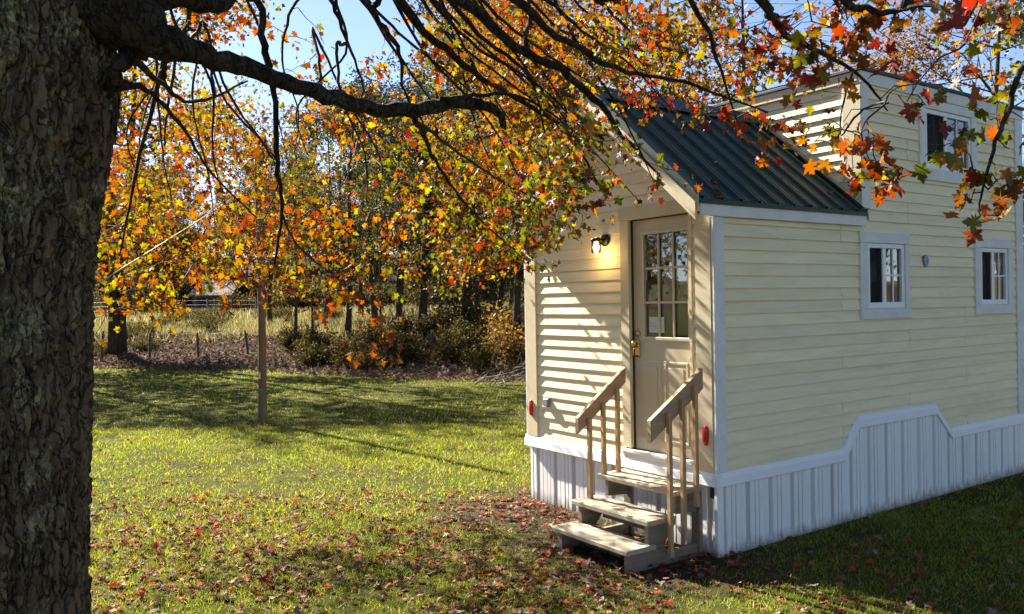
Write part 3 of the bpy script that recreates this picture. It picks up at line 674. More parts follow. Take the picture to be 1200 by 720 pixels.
# porch light: round back plate, arm, cap, glass jar and lit bulb
lamp = MB().lathe([(-0.003, 0.056), (-0.018, 0.056), (-0.026, 0.048), (-0.028, 0.01)], (-0.016, 1.255, 2.60), 'x', 28).build('porch_light', 'black', house, True)
lamp['label'] = 'black porch light with a lit bulb in a glass jar'
MB().tube([(-0.03, 1.255, 2.595), (-0.07, 1.255, 2.60), (-0.11, 1.255, 2.612), (-0.135, 1.255, 2.61)], 0.015, 10).build('arm', 'black', lamp, True)
MB().lathe([(0.0, 0.048), (0.012, 0.050), (0.026, 0.046), (0.030, 0.02)], (-0.135, 1.255, 2.588), 'z', 24).build('cap', 'black', lamp, True)
jar = MB(); pr = [(0.0, 0.044), (-0.03, 0.045), (-0.095, 0.044), (-0.108, 0.038), (-0.110, 0.0015)]
jar.lathe(pr, (-0.135, 1.255, 2.588), 'z', 24); jar.build('glass_jar', 'lampglass', lamp, True)
MB().lathe([(0.0, 0.010), (-0.02, 0.012), (-0.045, 0.027), (-0.065, 0.027), (-0.080, 0.014), (-0.084, 0.002)], (-0.135, 1.255, 2.586), 'z', 18).build('bulb', 'bulb', lamp, True)
pl = bpy.data.lights.new('porch_bulb_light', 'POINT'); pl.energy = 0.5; pl.color = (1.0, 0.62, 0.24); pl.shadow_soft_size = 0.03
plo = bpy.data.objects.new('porch_bulb_light', pl); C.objects.link(plo); plo.parent = lamp; plo.location = (-0.135, 1.255, 2.45)

# ------------------------------------------------------------------ wooden steps
steps = empty('wooden_steps', (-0.45, 0.53, 0)); bpy.context.view_layer.update()
tag(steps, 'weathered wooden steps with two sloping handrails at the cream door', 'steps')
def stp(mb, name, mat, smooth=False):
    o = mb.build(name, mat); place(o, steps); return o
TZ = [0.185, 0.37, 0.555]; TXs = [(-0.905, -0.60), (-0.685, -0.385), (-0.40, -0.07)]
for (xa, xb), tz in zip(TXs, TZ):
    stp(MB().box(xa, xb, 0.075, 0.995, tz-0.040, tz, 0.007), 'tread', 'tread')
for yy in (0.125, 0.915):
    # sawtooth side board, cut into three stacked timbers as in the photograph
    for j, ((xa, xb), tz) in enumerate(zip(TXs, TZ)):
        z_0 = -0.02 if j == 0 else TZ[j-1]-0.039
        q = [(xa+0.035, yy, z_0), (-0.075, yy, z_0), (-0.075, yy, tz-0.041), (xa+0.035, yy, tz-0.041)]
        if j == 0: q = [(xa+0.035, yy, -0.02), (-0.075, yy, -0.02), (-0.075, yy, 0.10), (-0.42, yy, 0.10), (-0.52, yy, tz-0.041), (xa+0.035, yy, tz-0.041)]
        if j == 1: q = [(xa+0.03, yy, z_0), (-0.50, yy, z_0), (-0.36, yy, tz-0.041-0.03), (-0.36, yy, tz-0.041), (xa+0.03, yy, tz-0.041)]
        if j == 2: q = [(xa+0.05, yy, TZ[1]+0.0), (-0.075, yy, TZ[1]-0.02), (-0.075, yy, tz-0.041), (xa+0.05, yy, tz-0.041)]
        stp(MB().prism(q, (0, 0.038, 0), (0, -0.019+0.0015*j, 0)), 'stringer', 'step')
    stp(MB().box(-0.118, -0.078, yy-0.045, yy+0.045, -0.02, 0.51, 0.004), 'post', 'step')
stp(MB().box(-0.64, -0.602, 0.15, 0.89, 0.0, 0.09, 0.004), 'cross_brace', 'step')
stp(MB().box(-0.43, -0.392, 0.15, 0.89, 0.20, 0.32, 0.004), 'cross_brace', 'step')
for (xa, xb), tz in zip(TXs, TZ):
    for yy in (0.125, 0.915):
        for fx in (0.22, 0.78):
            stp(MB().lathe([(-0.002, 0.005), (0.001, 0.005), (0.0014, 0.002)], (xa+(xb-xa)*fx, yy+rnd.uniform(-.006, .006), tz), 'z', 8), 'screw', 'fwire')
def rail(y, xa, za, xb, zb, h, t=0.038):
    q = [(xa, y, za-h), (xb, y, zb-h), (xb, y, zb), (xa, y, za)]
    return stp(MB().prism(q, (0, t, 0), (0, -t/2, 0)), 'handrail', 'rail')
rail(0.070, -0.665, 1.135, -0.085, 1.500, 0.165); rail(0.965, -0.635, 1.060, -0.085, 1.460, 0.135)
def bal(x, y, z0, z1):
    stp(MB().box(x-0.018, x+0.018, y-0.018, y+0.018, z0, z1, 0.003), 'baluster', 'baluster')
for x, zb in ((-0.49, 0.08), (-0.345, 0.19), (-0.20, 0.42)): bal(x, 0.031, zb, 1.135+(x+0.665)*0.629-0.06)
for x, zb in ((-0.525, 0.371), (-0.37, 0.556), (-0.205, 0.556)): bal(x, 0.965-0.0375, zb, 1.06+(x+0.635)*0.727-0.09)
# ------------------------------------------------------------------ neighbour cabin, pole, stakes, fence, shed
cab = empty('neighbour_cabin', (9.3, 1.6, hz(9.3, 1.6))); bpy.context.view_layer.update()
tag(cab, 'second cream clapboard cabin half hidden behind the tiny house', 'house')
def nb(mb, name, mat, par=None, fix=True):
    o = mb.build(name, mat, None, fix=fix); place(o, par or cab); return o
NX, NY0, NY1, NZ1 = 9.3, -1.4, 1.6, 3.35
nb(MB().box(NX, NX+6, NY0, NY1, 0.5, NZ1), 'wall', 'siding_n'); nwall = cab.children[-1]
bpy.context.view_layer.update()
z = 0.95
while z < NZ1-0.1:
    o = clap(None, 'x', NX, NY0+0.12, NY1-0.12, z, mat='siding_n'); place(o, nwall)
    o = clap(None, 'y', NY0, NX+0.12, NX+5.9, z, mat='siding_n'); place(o, nwall); z += EXPO
nb(MB().box(NX-0.035, NX-0.001, NY0-0.035, NY0+0.12, 0.93, NZ1, 0.004), 'corner_board', 'trim')
nb(MB().box(NX-0.035, NX-0.001, NY1-0.12, NY1+0.035, 0.93, NZ1, 0.004), 'corner_board', 'trim')
nb(MB().box(NX-0.04, NX+6.02, NY0-0.04, NY0-0.001, 0.78, 0.93, 0.004), 'skirt_cap', 'vinyl')
nb(MB().box(NX-0.045, NX-0.001, NY0-0.04, NY1+0.04, 0.78, 0.932, 0.004), 'skirt_cap', 'vinyl')
nb(MB().box(NX-0.02, NX+6, NY0-0.02, NY1+0.02, -0.4, 0.785), 'skirt', 'skirt')
nb(MB().prism([(NX-0.25, NY0-0.22, NZ1-0.02), (NX-0.25, NY1+0.22, NZ1-0.02), (NX-0.25, (NY0+NY1)/2, NZ1+0.75)], (6.4, 0, 0), (0, 0, 0)), 'roof', 'shingle')

pb = P(308, 496, 1.0); t_ = (0-CAM[2])/(pb-CAM)[2]; pb = CAM+t_*(pb-CAM)
pole = empty('utility_pole', (pb[0], pb[1], 0)); bpy.context.view_layer.update()
tag(pole, 'brown wooden pole with a dark stained foot standing alone on the lawn', 'pole')
mbp = MB(); hs = np.linspace(-0.2, 4.62, 28)
mbp.tube([(pb[0]+0.02*math.sin(h*0.9), pb[1]+0.015*math.cos(h*0.7), h) for h in hs], [0.072-0.0035*h+0.002*math.sin(h*9) for h in hs], 14)
o = mbp.build('shaft', 'pole', None, True); place(o, pole)
mbp = MB(); hs = np.linspace(-0.1, 0.62, 8)
mbp.tube([(pb[0]+0.02*math.sin(h*0.9), pb[1]+0.015*math.cos(h*0.7), h) for h in hs], [0.0755-0.003*h+0.002*math.sin(h*9) for h in hs], 14)
o = mbp.build('stained_foot', 'post', None, True); place(o, pole)
tg = MB().box(-0.02, 0.02, -0.003, 0.003, 0, 0.11, 0.001); dirc = -FW*0.076
tg.v = [(pb[0]+x*RT[0]-0.02*RT[0]+dirc[0]+y*FW[0], pb[1]+x*RT[1]-0.02*RT[1]+dirc[1]+y*FW[1], 0.78+z_) for x, y, z_ in tg.v]
o = tg.build('metal_tag', 'wire'); place(o, pole)
# slack cable running down from the pole top past the big trunk
w0 = P(307, 206, 15.15); w1 = P(117, 331, 3.12); pts = [w0+(w1-w0)*t-np.array([0, 0, 0.12*t*(1-t)]) for t in np.linspace(0, 1, 20)]
tag(MB().tube(pts, 0.0032, 6).build('cable', 'wire', None, True), 'pale thin cable slanting down from the wooden pole', 'cable')

for i, (px, py, hh, lean) in enumerate(((118, 404, 1.1, 0.1), (175, 396, 0.95, 0.02), (232, 402, 0.9, -0.02), (291, 407, 0.85, -0.12))):
    q = P(px, py, 30.5); zz = hz(q[0], q[1]); mb = MB()
    l = np.array([RT[0], RT[1], 0])*lean
    pts = [np.array((q[0], q[1], zz-0.15))+l*t+np.array((0, 0, t*(hh+0.15))) for t in np.linspace(0, 1, 6)]
    o = mb.tube([p_-np.array((q[0], q[1], zz)) for p_ in pts], [0.05, 0.052, 0.048, 0.05, 0.046, 0.035], 8).build('fence_stake', 'post', None, True); o.location = (q[0], q[1], zz)
    tag(o, 'dark weathered fence stake on the leaf-littered bank', 'stake', 'fence stakes along the bank')

fence = empty('wire_fence', (*UV(-30, 80), hz(*UV(-30, 80)))); bpy.context.view_layer.update()
tag(fence, 'low wire fence with wooden posts across the far dry field', 'fence')
us_ = np.arange(-46, -22, 2.2); tops = []
for u in us_:
    x, y = UV(u, 80+0.1*u); zz = hz(x, y); o = MB().box(x-0.06, x+0.06, y-0.06, y+0.06, zz-0.2, zz+1.35, 0.01).build('post', 'post'); place(o, fence); tops.append((x, y, zz))
for h in (0.4, 0.8, 1.2):
    o = MB().tube([(x, y, zz+h) for x, y, zz in tops], 0.010, 4).build('wire', 'fwire'); place(o, fence)
sb = np.array([*UV(-31.6, 87)]); sz = hz(*sb)
shed = empty('farm_shed', (sb[0], sb[1], sz)); bpy.context.view_layer.update()
tag(shed, 'low shed with a pale metal roof beyond the far wire fence', 'shed')
def shp(mb, name, mat, par=None):
    mb.v = [(sb[0]+x*RT[0]+y*FW[0], sb[1]+x*RT[1]+y*FW[1], sz+z_) for x, y, z_ in mb.v]; o = mb.build(name, mat); place(o, par or shed); return o
shp(MB().box(-2, 2, 0, 6, -0.5, 1.7), 'wall', 'barnwall'); shp(MB().box(-1.5, -0.2, -0.06, -0.01, -0.3, 1.5), 'door', 'dark'); shp(MB().box(0.6, 1.5, -0.06, -0.01, 0.7, 1.35), 'window', 'dark')
for s in (0, 1):
    q = [(-2.3, -0.6, 1.65), (-2.3, 3.0, 3.3), (-2.3, 3.0, 3.42), (-2.3, -0.6, 1.77)] if s == 0 else [(-2.3, 6.6, 1.65), (-2.3, 3.0, 3.3), (-2.3, 3.0, 3.42), (-2.3, 6.6, 1.77)]
    shp(MB().prism(q, (4.6, 0, 0), (0, 0, 0)), 'roof', 'barnroof')

# ------------------------------------------------------------------ leaves
_h = [(0.0, 0.03), (0.11, -0.05), (0.25, -0.09), (0.37, -0.02), (0.30, 0.06), (0.33, 0.14), (0.23, 0.21), (0.40, 0.26), (0.47, 0.35), (0.63, 0.46), (0.48, 0.50), (0.41, 0.57), (0.30, 0.52), (0.20, 0.49), (0.25, 0.62), (0.30, 0.71), (0.17, 0.75), (0.12, 0.85)]
OUT = _h + [(0.0, 1.0)] + [(-x, y) for x, y in _h[::-1][:-1]]
LEAF_XY = np.array([(0.0, 0.34)]+OUT); LEAF_N = len(LEAF_XY)
LEAF_F = np.array([(0, 1+i, 1+(i+1) % (LEAF_N-1)) for i in range(LEAF_N-1)]+[(1, LEAF_N, LEAF_N+1)])
LEAF_XY = np.concatenate([LEAF_XY, [(0.028, 0.0), (0.02, -0.55)]])
_s = [(0.0, 0.0), (0.40, 0.02), (0.27, 0.30), (0.50, 0.50), (0.20, 0.58), (0.0, 1.0), (-0.20, 0.58), (-0.50, 0.50), (-0.27, 0.30), (-0.40, 0.02)]
SL_XY = np.array([(0.0, 0.36)]+_s); SL_F = np.array([(0, 1+i, 1+(i+1) % 10) for i in range(10)])
def leaf_verts(n, size, rng, xy, curl):
    """n leaves in local axes: x across, y from stalk to tip, z up"""
    x = xy[:, 0][None]*size[:, None]*rng.uniform(0.85, 1.15, (n, 1)); y = xy[:, 1][None]*size[:, None]
    fold = rng.uniform(-0.15, 0.45, (n, 1))*curl; cr = rng.uniform(-0.2, 0.8, (n, 1))*curl
    z = fold*np.abs(x)-cr*(y**2)/size[:, None]*0.7+rng.normal(0, 0.035, (n, xy.shape[0]))*size[:, None]*curl
    return np.stack([x, y, z], -1)
def frames(d, nrm):
    d = d/np.linalg.norm(d, axis=1, keepdims=True); x = np.cross(d, nrm); x /= np.linalg.norm(x, axis=1, keepdims=True)+1e-9
    return x, d, np.cross(x, d)
def leaves_mesh(name, pos, d, nrm, size, rng, m, parent=None, simple=False, curl=1.0):
    xy, F = (SL_XY, SL_F) if simple else (LEAF_XY, LEAF_F); n = len(pos)
    l = leaf_verts(n, size, rng, xy, curl); x, y, z_ = frames(d, nrm)
    V = pos[:, None]+l[..., 0:1]*x[:, None]+l[..., 1:2]*y[:, None]+l[..., 2:3]*z_[:, None]
    k = xy.shape[0]; Fa = (F[None]+(np.arange(n)*k)[:, None, None]).reshape(-1, 3)
    o = np_mesh(name, V.reshape(-1, 3), Fa, m, parent); return o

# ------------------------------------------------------------------ the big maple
tb = P(103, 400, 3.2); RTRUNK = 0.47
tc = CAM[:2]+FW*3.2+RT*((103-600)/FPX*3.2-RTRUNK-0.100)
maple = empty('maple_tree', (tc[0], tc[1], 0)); bpy.context.view_layer.update()
tag(maple, 'big old maple with lichened furrowed trunk and red and gold leaves', 'tree')
def make_trunk():
    nth, nz = 540, 640; th = np.linspace(0, 2*math.pi, nth, endpoint=False); zs = np.linspace(-0.15, 5.2, nz)
    TH, ZZ = np.meshgrid(th, zs)
    r = RTRUNK*(1+0.55*np.exp(-np.clip(ZZ, 0, 9)/0.28)*(0.7+0.3*np.cos(TH*5+1)))
    r = r*(1-0.035*np.clip(ZZ-0.8, 0, 9))+0.10*np.exp(-((ZZ-2.95)/0.45)**2)*np.clip(np.cos(TH-math.atan2(RT[1], RT[0])), 0, 1)**2
    dirx, diry = np.cos(TH), np.sin(TH)
    # furrowed bark: stretched cells, warped so that the ridges twist and fork
    flat = np.empty(TH.size); a = (TH*RTRUNK).ravel(); zz = ZZ.ravel(); c, s_ = np.cos(TH.ravel())*RTRUNK, np.sin(TH.ravel())*RTRUNK
    for i in range(TH.size):
        p3 = Vector((c[i], s_[i], zz[i])); w = noise.noise_vector(p3*4.0)*0.030+noise.noise_vector(p3*14.0)*0.012; x_, y_ = c[i]+w.x, s_[i]+w.y; z_ = zz[i]
        f1 = min(1.0, abs(noise.noise(Vector((x_*21, y_*21, z_*2.6))))*6.5); f3 = min(1.0, abs(noise.noise(Vector((x_*38+7, y_*38, z_*5.0))))*4.0)
        f2 = min(1.0, abs(noise.noise(Vector((x_*13+3, y_*13, z_*15.0))))*6.0)
        flat[i] = f1*(0.62+0.38*f3)*(0.72+0.28*f2)+0.16*noise.noise(Vector((x_*45, y_*45, z_*22)))+0.10*noise.noise(Vector((x_*90, y_*90, z_*60)))
    bump_ = flat.reshape(TH.shape)
    r = r+0.046*(bump_-0.75)+0.02*np.sin(TH*3+ZZ*0.7)
    lean = 0.10*np.clip(ZZ-0.85, -0.3, 9)
    X = dirx*r+lean*RT[0]*0.5; Y = diry*r+lean*RT[1]*0.5
    V = np.stack([X, Y, ZZ], -1).reshape(-1, 3); idx = np.arange(nz*nth).reshape(nz, nth); nx = np.roll(idx, -1, 1)
    F = np.stack([idx[:-1], nx[:-1], nx[1:], idx[1:]], -1).reshape(-1, 4)
    o = np_mesh('trunk', V, F, 'bark', maple, True); o['label'] = 'deeply furrowed grey brown trunk with pale green lichen'
make_trunk()
tr = random.Random(11); tn = np.random.default_rng(11)
NODES = [np.array((tc[0], tc[1], h)) for h in np.linspace(2.6, 5.0, 6)]; NRAD = [0.3]*6
for h in np.linspace(5.0, 7.0, 5)[1:]: NODES.append(np.array((tc[0]+0.15*(h-5)*RT[0], tc[1]+0.15*(h-5)*RT[1], h))); NRAD.append(0.12)
def smooth_path(pts, rad, sub=6):
    pts = [np.array(q, float) for q in pts]; out = []; ro = []
    for i in range(len(pts)-1):
        p0, p1, p2, p3 = pts[max(i-1, 0)], pts[i], pts[i+1], pts[min(i+2, len(pts)-1)]
        for k in range(sub):
            t = k/sub; out.append(0.5*((2*p1)+(-p0+p2)*t+(2*p0-5*p1+4*p2-p3)*t*t+(-p0+3*p1-3*p2+p3)*t**3)); ro.append(rad[i]*(1-t)+rad[i+1]*t)
    out.append(pts[-1]); ro.append(rad[-1]); return out, ro
def mlocal(q): return np.array(q)-np.array((tc[0], tc[1], 0))
def add_branch(spec, name='branch', join=True, n=8, wob=0.4):
    pts = [P(a, b, c) for a, b, c, _ in spec]; rad = [s[3] for s in spec]
    if join:
        D = np.linalg.norm(np.array(NODES)-pts[0], axis=1); j = int(np.argmin(D))
        if D[j] > 0.02:
            st = NODES[j]; mid = (st+pts[0])/2+np.array((0, 0, 0.12*D[j])); r0 = max(rad[0], min(NRAD[j], rad[0]*1.25)); pts = [st, mid]+pts; rad = [r0, (r0+rad[0])/2]+rad
    q, r = smooth_path(pts, rad, 6)
    q = [a+tn.normal(0, 1, 3)*min(rr, 0.03)*wob*(0 if i in (0, len(q)-1) else 1) for i, (a, rr) in enumerate(zip(q, r))]
    o = MB().tube([mlocal(a) for a in q], [rr*(1+0.10*tr.uniform(-1, 1)) for rr in r], n).build(name, 'limb' if max(rad) > 0.012 else 'twig', maple, True, fix=False)
    for a, rr in zip(q[1:], r[1:]): NODES.append(a); NRAD.append(rr)
    return o
add_branch([(95, -10, 3.2, .17), (160, 32, 3.2, .110), (225, 62, 3.3, .052), (300, 84, 3.5, .037), (370, 110, 3.7, .034), (440, 128, 3.9, .035), (500, 127, 4.1, .033), (555, 122, 4.3, .031), (583, 131, 4.4, .023), (590, 150, 4.45, .016)], 'limb', True, 14, 0.25)
add_branch([(150, -14, 3.2, .09), (220, -3, 3.4, .045), (275, -6, 3.7, .034), (400, -60, 4.5, .025), (520, -130, 5.2, .016)], 'limb')
add_branch([(330, -330, 3.4, .10), (420, -160, 3.7, .075), (480, -60, 4.0, .042), (540, 0, 4.3, .031), (615, 62, 4.6, .027), (688, 105, 4.9, .022), (730, 160, 5.1, .012), (775, 208, 5.3, .005)], 'limb', True, 10)
add_branch([(540, -220, 3.3, .08), (620, -70, 3.3, .055), (710, -14, 3.4, .050), (800, -50, 3.6, .042), (930, -90, 3.6, .03)], 'limb', True, 10)
add_branch([(560, -40, 4.0, .028), (640, 30, 4.4, .020), (720, 80, 4.8, .014), (800, 97, 5.2, .010), (900, 132, 5.4, .005)])
add_branch([(440, -40, 4.0, .026), (510, 50, 4.5, .022), (580, 100, 4.9, .017), (660, 150, 5.3, .011), (705, 225, 5.5, .005)])
add_branch([(400, -40, 4.5, .020), (440, 20, 4.7, .016), (468, 62, 4.8, .013), (474, 108, 4.9, .007), (500, 150, 5.0, .005)])
add_branch([(300, -40, 4.4, .026), (308, 40, 4.6, .020), (322, 110, 4.7, .018), (325, 190, 4.8, .015), (330, 250, 4.9, .010), (318, 330, 5.0, .005)])
add_branch([(330, 250, 4.9, .008), (350, 290, 5.0, .006), (400, 330, 5.2, .004)])
add_branch([(360, -40, 4.2, .018), (388, 0, 4.3, .012), (404, 40, 4.4, .009), (425, 100, 4.6, .006), (420, 125, 4.7, .004)])
add_branch([(500, -30, 4.6, .018), (560, 40, 5.0, .014), (620, 90, 5.5, .010), (640, 170, 5.9, .006), (650, 240, 6.2, .004)])
add_branch([(520, 118, 4.15, .016), (560, 111, 4.3, .011), (620, 117, 4.6, .007), (680, 160, 4.9, .004)])
add_branch([(486, 136, 4.05, .020), (496, 160, 4.1, .011), (520, 205, 4.5, .008), (560, 255, 5.2, .006), (610, 300, 5.8, .004)])
add_branch([(498, 150, 4.1, .010), (560, 195, 4.7, .007), (620, 230, 5.3, .005), (680, 250, 5.6, .003)])
add_branch([(135, 98, 3.2, .030), (170, 104, 3.4, .012), (215, 150, 3.8, .008), (245, 200, 4.3, .006), (300, 255, 5.0, .004)])
add_branch([(150, 60, 3.3, .020), (190, 100, 4.0, .012), (230, 120, 4.8, .010), (290, 95, 5.6, .007)])
add_branch([(190, 80, 4.0, .014), (160, 200, 5.0, .010), (140, 300, 6.0, .006)])
add_branch([(860, -40, 3.3, .026), (897, 10, 3.5, .021), (930, 45, 3.7, .014), (1000, 82, 3.8, .008), (1040, 130, 3.9, .004)])
add_branch([(930, -60, 3.2, .024), (985, -2, 3.2, .016), (1030, 14, 3.1, .012), (1090, 6, 2.9, .008), (1130, 30, 2.8, .005)])
add_branch([(1120, -90, 3.0, .020), (1215, 20, 2.9, .016), (1192, 100, 2.9, .010), (1168, 165, 2.95, .007), (1150, 225, 3.0, .004), (1148, 255, 3.0, .002)])
add_branch([(1000, 82, 3.8, .006), (985, 140, 3.75, .004), (990, 190, 3.7, .002)])
add_branch([(1040, 120, 3.4, .005), (1010, 150, 3.4, .003), (1025, 200, 3.4, .002), (1050, 225, 3.4, .002)])
add_branch([(800, -30, 4.2, .020), (830, 40, 4.4, .012), (850, 100, 4.5, .008), (872, 170, 4.4, .003)])
add_branch([(640, -60, 5.5, .022), (700, 0, 6.5, .016), (760, 50, 7.5, .010), (840, 70, 8.2, .006)])
add_branch([(380, -80, 5.2, .022), (420, -10, 6.2, .018), (470, 70, 7.4, .012), (520, 140, 8.4, .007)])
add_branch([(230, -60, 5.0, .022), (220, 20, 6.0, .018), (200, 100, 7.0, .012), (190, 190, 8.0, .007)])
for i in range(16):
    a, b_ = tr.uniform(400, 640), tr.uniform(-45, -10); e, f_ = a+tr.uniform(90, 230), tr.uniform(90, 240); d0_ = tr.uniform(4.2, 6.0)
    add_branch([(a, b_, d0_, .013), (a*.7+e*.3+tr.uniform(-12, 12), b_+(f_-b_)*.35, d0_+.4, .010), (a*.35+e*.65+tr.uniform(-15, 15), b_+(f_-b_)*.65, d0_+.7, .0075), (e, f_, d0_+.9, .003)], 'branch', True, 6)
for i in range(12):
    a, b_ = tr.uniform(170, 420), tr.uniform(-30, 60); d0_ = tr.uniform(4.4, 6.5); e, f_ = a+tr.uniform(-60, 90), b_+tr.uniform(120, 250)
    add_branch([(a, b_, d0_, .010), (a*.6+e*.4+tr.uniform(-25, 25), b_+(f_-b_)*.35, d0_+.3, .008), (e+tr.uniform(-20, 20), b_+(f_-b_)*.7, d0_+.6, .006), (e, f_, d0_+.8, .003)], 'branch', True, 6)
# off-frame crown over and behind the camera
for (u, v, z_) in ((-4.5, 1.0, 6.5), (-1.5, 0.5, 7.0), (-6.0, 4.5, 6.5), (-2.3, 6.0, 8.0), (0.8, 3.0, 7.2), (-2.0, -2.0, 5.5), (2.5, 1.0, 5.5)):
    x, y = UV(u, v); st = NODES[8]; en = np.array((x, y, z_)); mid = (st+en)/2+np.array((0, 0, 0.5)); pts = [st, mid, en]
    q, r = smooth_path(pts, [0.09, 0.05, 0.012], 6); MB().tube([mlocal(a) for a in q], r, 8).build('limb', 'limb', maple, True, fix=False)
    for a, rr in zip(q[1:], r[1:]): NODES.append(a); NRAD.append(rr)

# (cx, cy, rx, ry, depth from, depth to, clusters, gold, orange, red, green) in photograph pixels
REG = [
 (215, 170, 105, 90, 5.5, 9.5, 115, 0.42, 0.34, 0.12, 0.12), (165, 300, 60, 90, 5.0, 9.0, 130, .50, .34, .06, .10), (290, 290, 95, 60, 5.0, 9.0, 120, 0.36, 0.42, 0.14, 0.08),
 (395, 378, 25, 28, 4.3, 5.2, 9, .15, .70, .10, .05), (262, 330, 55, 22, 5.0, 7.0, 30, .35, .45, .12, .08), (360, 290, 60, 60, 5.0, 7.5, 55, .30, .50, .12, .08),
 (430, 230, 90, 80, 5.5, 9.0, 60, .45, .33, .08, .14), (560, 210, 95, 75, 5.2, 9.5, 230, 0.36, 0.24, 0.12, 0.28), (520, 290, 75, 50, 6.0, 9.0, 80, .45, .25, .08, .22),
 (615, 275, 55, 48, 4.8, 7.4, 90, .30, .26, .12, .32), (690, 225, 65, 45, 4.4, 6.0, 50, .14, .20, .16, .50), (700, 170, 40, 40, 4.6, 5.8, 25, .25, .30, .2, .25),
 (520, 60, 130, 65, 4.8, 9.5, 85, .42, .36, .10, .12), (300, 40, 110, 45, 4.0, 7.5, 26, .25, .40, .30, .05), (690, 55, 120, 60, 5.0, 9.5, 150, .40, .42, .10, .08),
 (830, 70, 95, 65, 4.2, 8.5, 85, .22, .42, .28, .08), (940, 50, 80, 55, 3.3, 5.0, 28, .18, .36, .28, .18), (1060, 40, 85, 50, 2.5, 3.8, 24, .08, .28, .42, .22),
 (1065, 90, 22, 26, 2.0, 2.3, 2, 0, .1, .85, .05), (1060, 130, 50, 45, 2.9, 3.6, 5, .08, .26, .42, .24), (1010, 200, 50, 22, 3.3, 3.8, 8, .55, .25, .10, .10), (975, 170, 22, 30, 3.5, 3.9, 5, .25, .5, .2, .05),
 (1165, 215, 22, 40, 2.8, 3.2, 7, .20, .35, .22, .23), (1160, 120, 45, 60, 2.8, 4.2, 8, .35, .30, .15, .20), (1170, 30, 60, 50, 3.0, 5.0, 18, .35, .40, .15, .10),
 (872, 165, 28, 28, 4.1, 4.6, 5, .2, .4, .3, .1), (900, 150, 60, 20, 4.0, 4.8, 9, .2, .45, .25, .1), (420, 130, 70, 40, 5.5, 9.0, 40, .5, .35, .08, .07)]
REG += [(220, 170, 110, 90, 7.5, 10.5, 45, 0.42, 0.3, 0.12, 0.16), (300, 290, 95, 60, 7, 10, 50, 0.4, 0.36, 0.12, 0.12), (560, 200, 100, 80, 7, 10, 90, 0.4, 0.22, 0.12, 0.26), (160, 250, 55, 120, 6, 9, 40, 0.4, 0.34, 0.12, 0.14)]
HOLES = [(705, 312, 62, 42, 1.0), (780, 330, 60, 80, 1.0), (250, 345, 34, 20, .95), (250, 195, 38, 26, .85), (395, 60, 65, 50, .80), (205, 12, 40, 22, .9), (455, 195, 24, 45, .7), (300, 210, 18, 14, .7), (440, 240, 30, 14, .6)]
ATT = []
for cx, cy, rx, ry, d0, d1, n, *pal in REG:
    m_ = 5 if n > 12 else 2; k = 0
    while k < max(1, n//m_):
        a, b = tn.normal(0, 0.55, 2)
        if a*a+b*b > 1.25: continue
        px, py = cx+a*rx, cy+b*ry; k += 1; dd_ = tn.uniform(d0, d1)
        if any(((px-hx)/hr)**2+((py-hy)/hq)**2 < 1 and tn.random() < pr for hx, hy, hr, hq, pr in HOLES): continue
        lead = tn.choice(4, p=np.array(pal)/sum(pal)); pc = [0.4*q for q in pal]; pc[lead] += 0.6*sum(pal)
        for j in range(m_):      # one spray: several twigs of a like colour
            sp = 0.17 if dd_ > 4.3 else 0.11
            q = P(px, py, dd_)+tn.normal(0, 1, 3)*np.array((sp, sp, sp*0.75)); qx, qy, _ = project(q)
            if any(((qx-hx)/hr)**2+((qy-hy)/hq)**2 < 1 and pr > 0.9 for hx, hy, hr, hq, pr in HOLES): continue
            ATT.append((q, pc))
for _ in range(1100):
    u, v = tn.uniform(-7.5, 3.2), tn.uniform(-4.0, 7.5); x, y = UV(u, v); z_ = tn.uniform(5.2, 9.0)
    ATT.append((np.array((x, y, z_)), [.4, .35, .15, .1]))
for _ in range(31):     # low outer boughs that throw the dappled shade over the near lawn
    u0, v0, z0_ = tn.uniform(-6.4, -1.9), tn.uniform(9.2, 11.3), tn.uniform(3.3, 4.9)
    for k in range(24):
        x, y = UV(u0+tn.normal(0, 0.34), v0+tn.normal(0, 0.30)); ATT.append((np.array((x, y, z0_+tn.normal(0, 0.22))), [.42, .32, .12, .14]))
def shades_wall(q):
    # leave the boughs out that would stand between the sun and the clean sunlit strip of the front wall
    t = (0.0-q[0])/(-SUN.x); y_, z__ = q[1]-SUN.y*t, q[2]-SUN.z*t
    return t > 0 and 0.9 < y_ < 2.7 and 0.2 < z__ < 2.7
base = np.array(NODES)
ATT.sort(key=lambda t: np.min(np.linalg.norm(base-t[0], axis=1)))
cap_n = len(NODES)+len(ATT)*6+10; NA = np.empty((cap_n, 3)); NA[:len(NODES)] = NODES; nn = len(NODES)
tw = MB(); LP_, LD_, LS_, LPAL = [], [], [], []
TWX, TWR = [], []
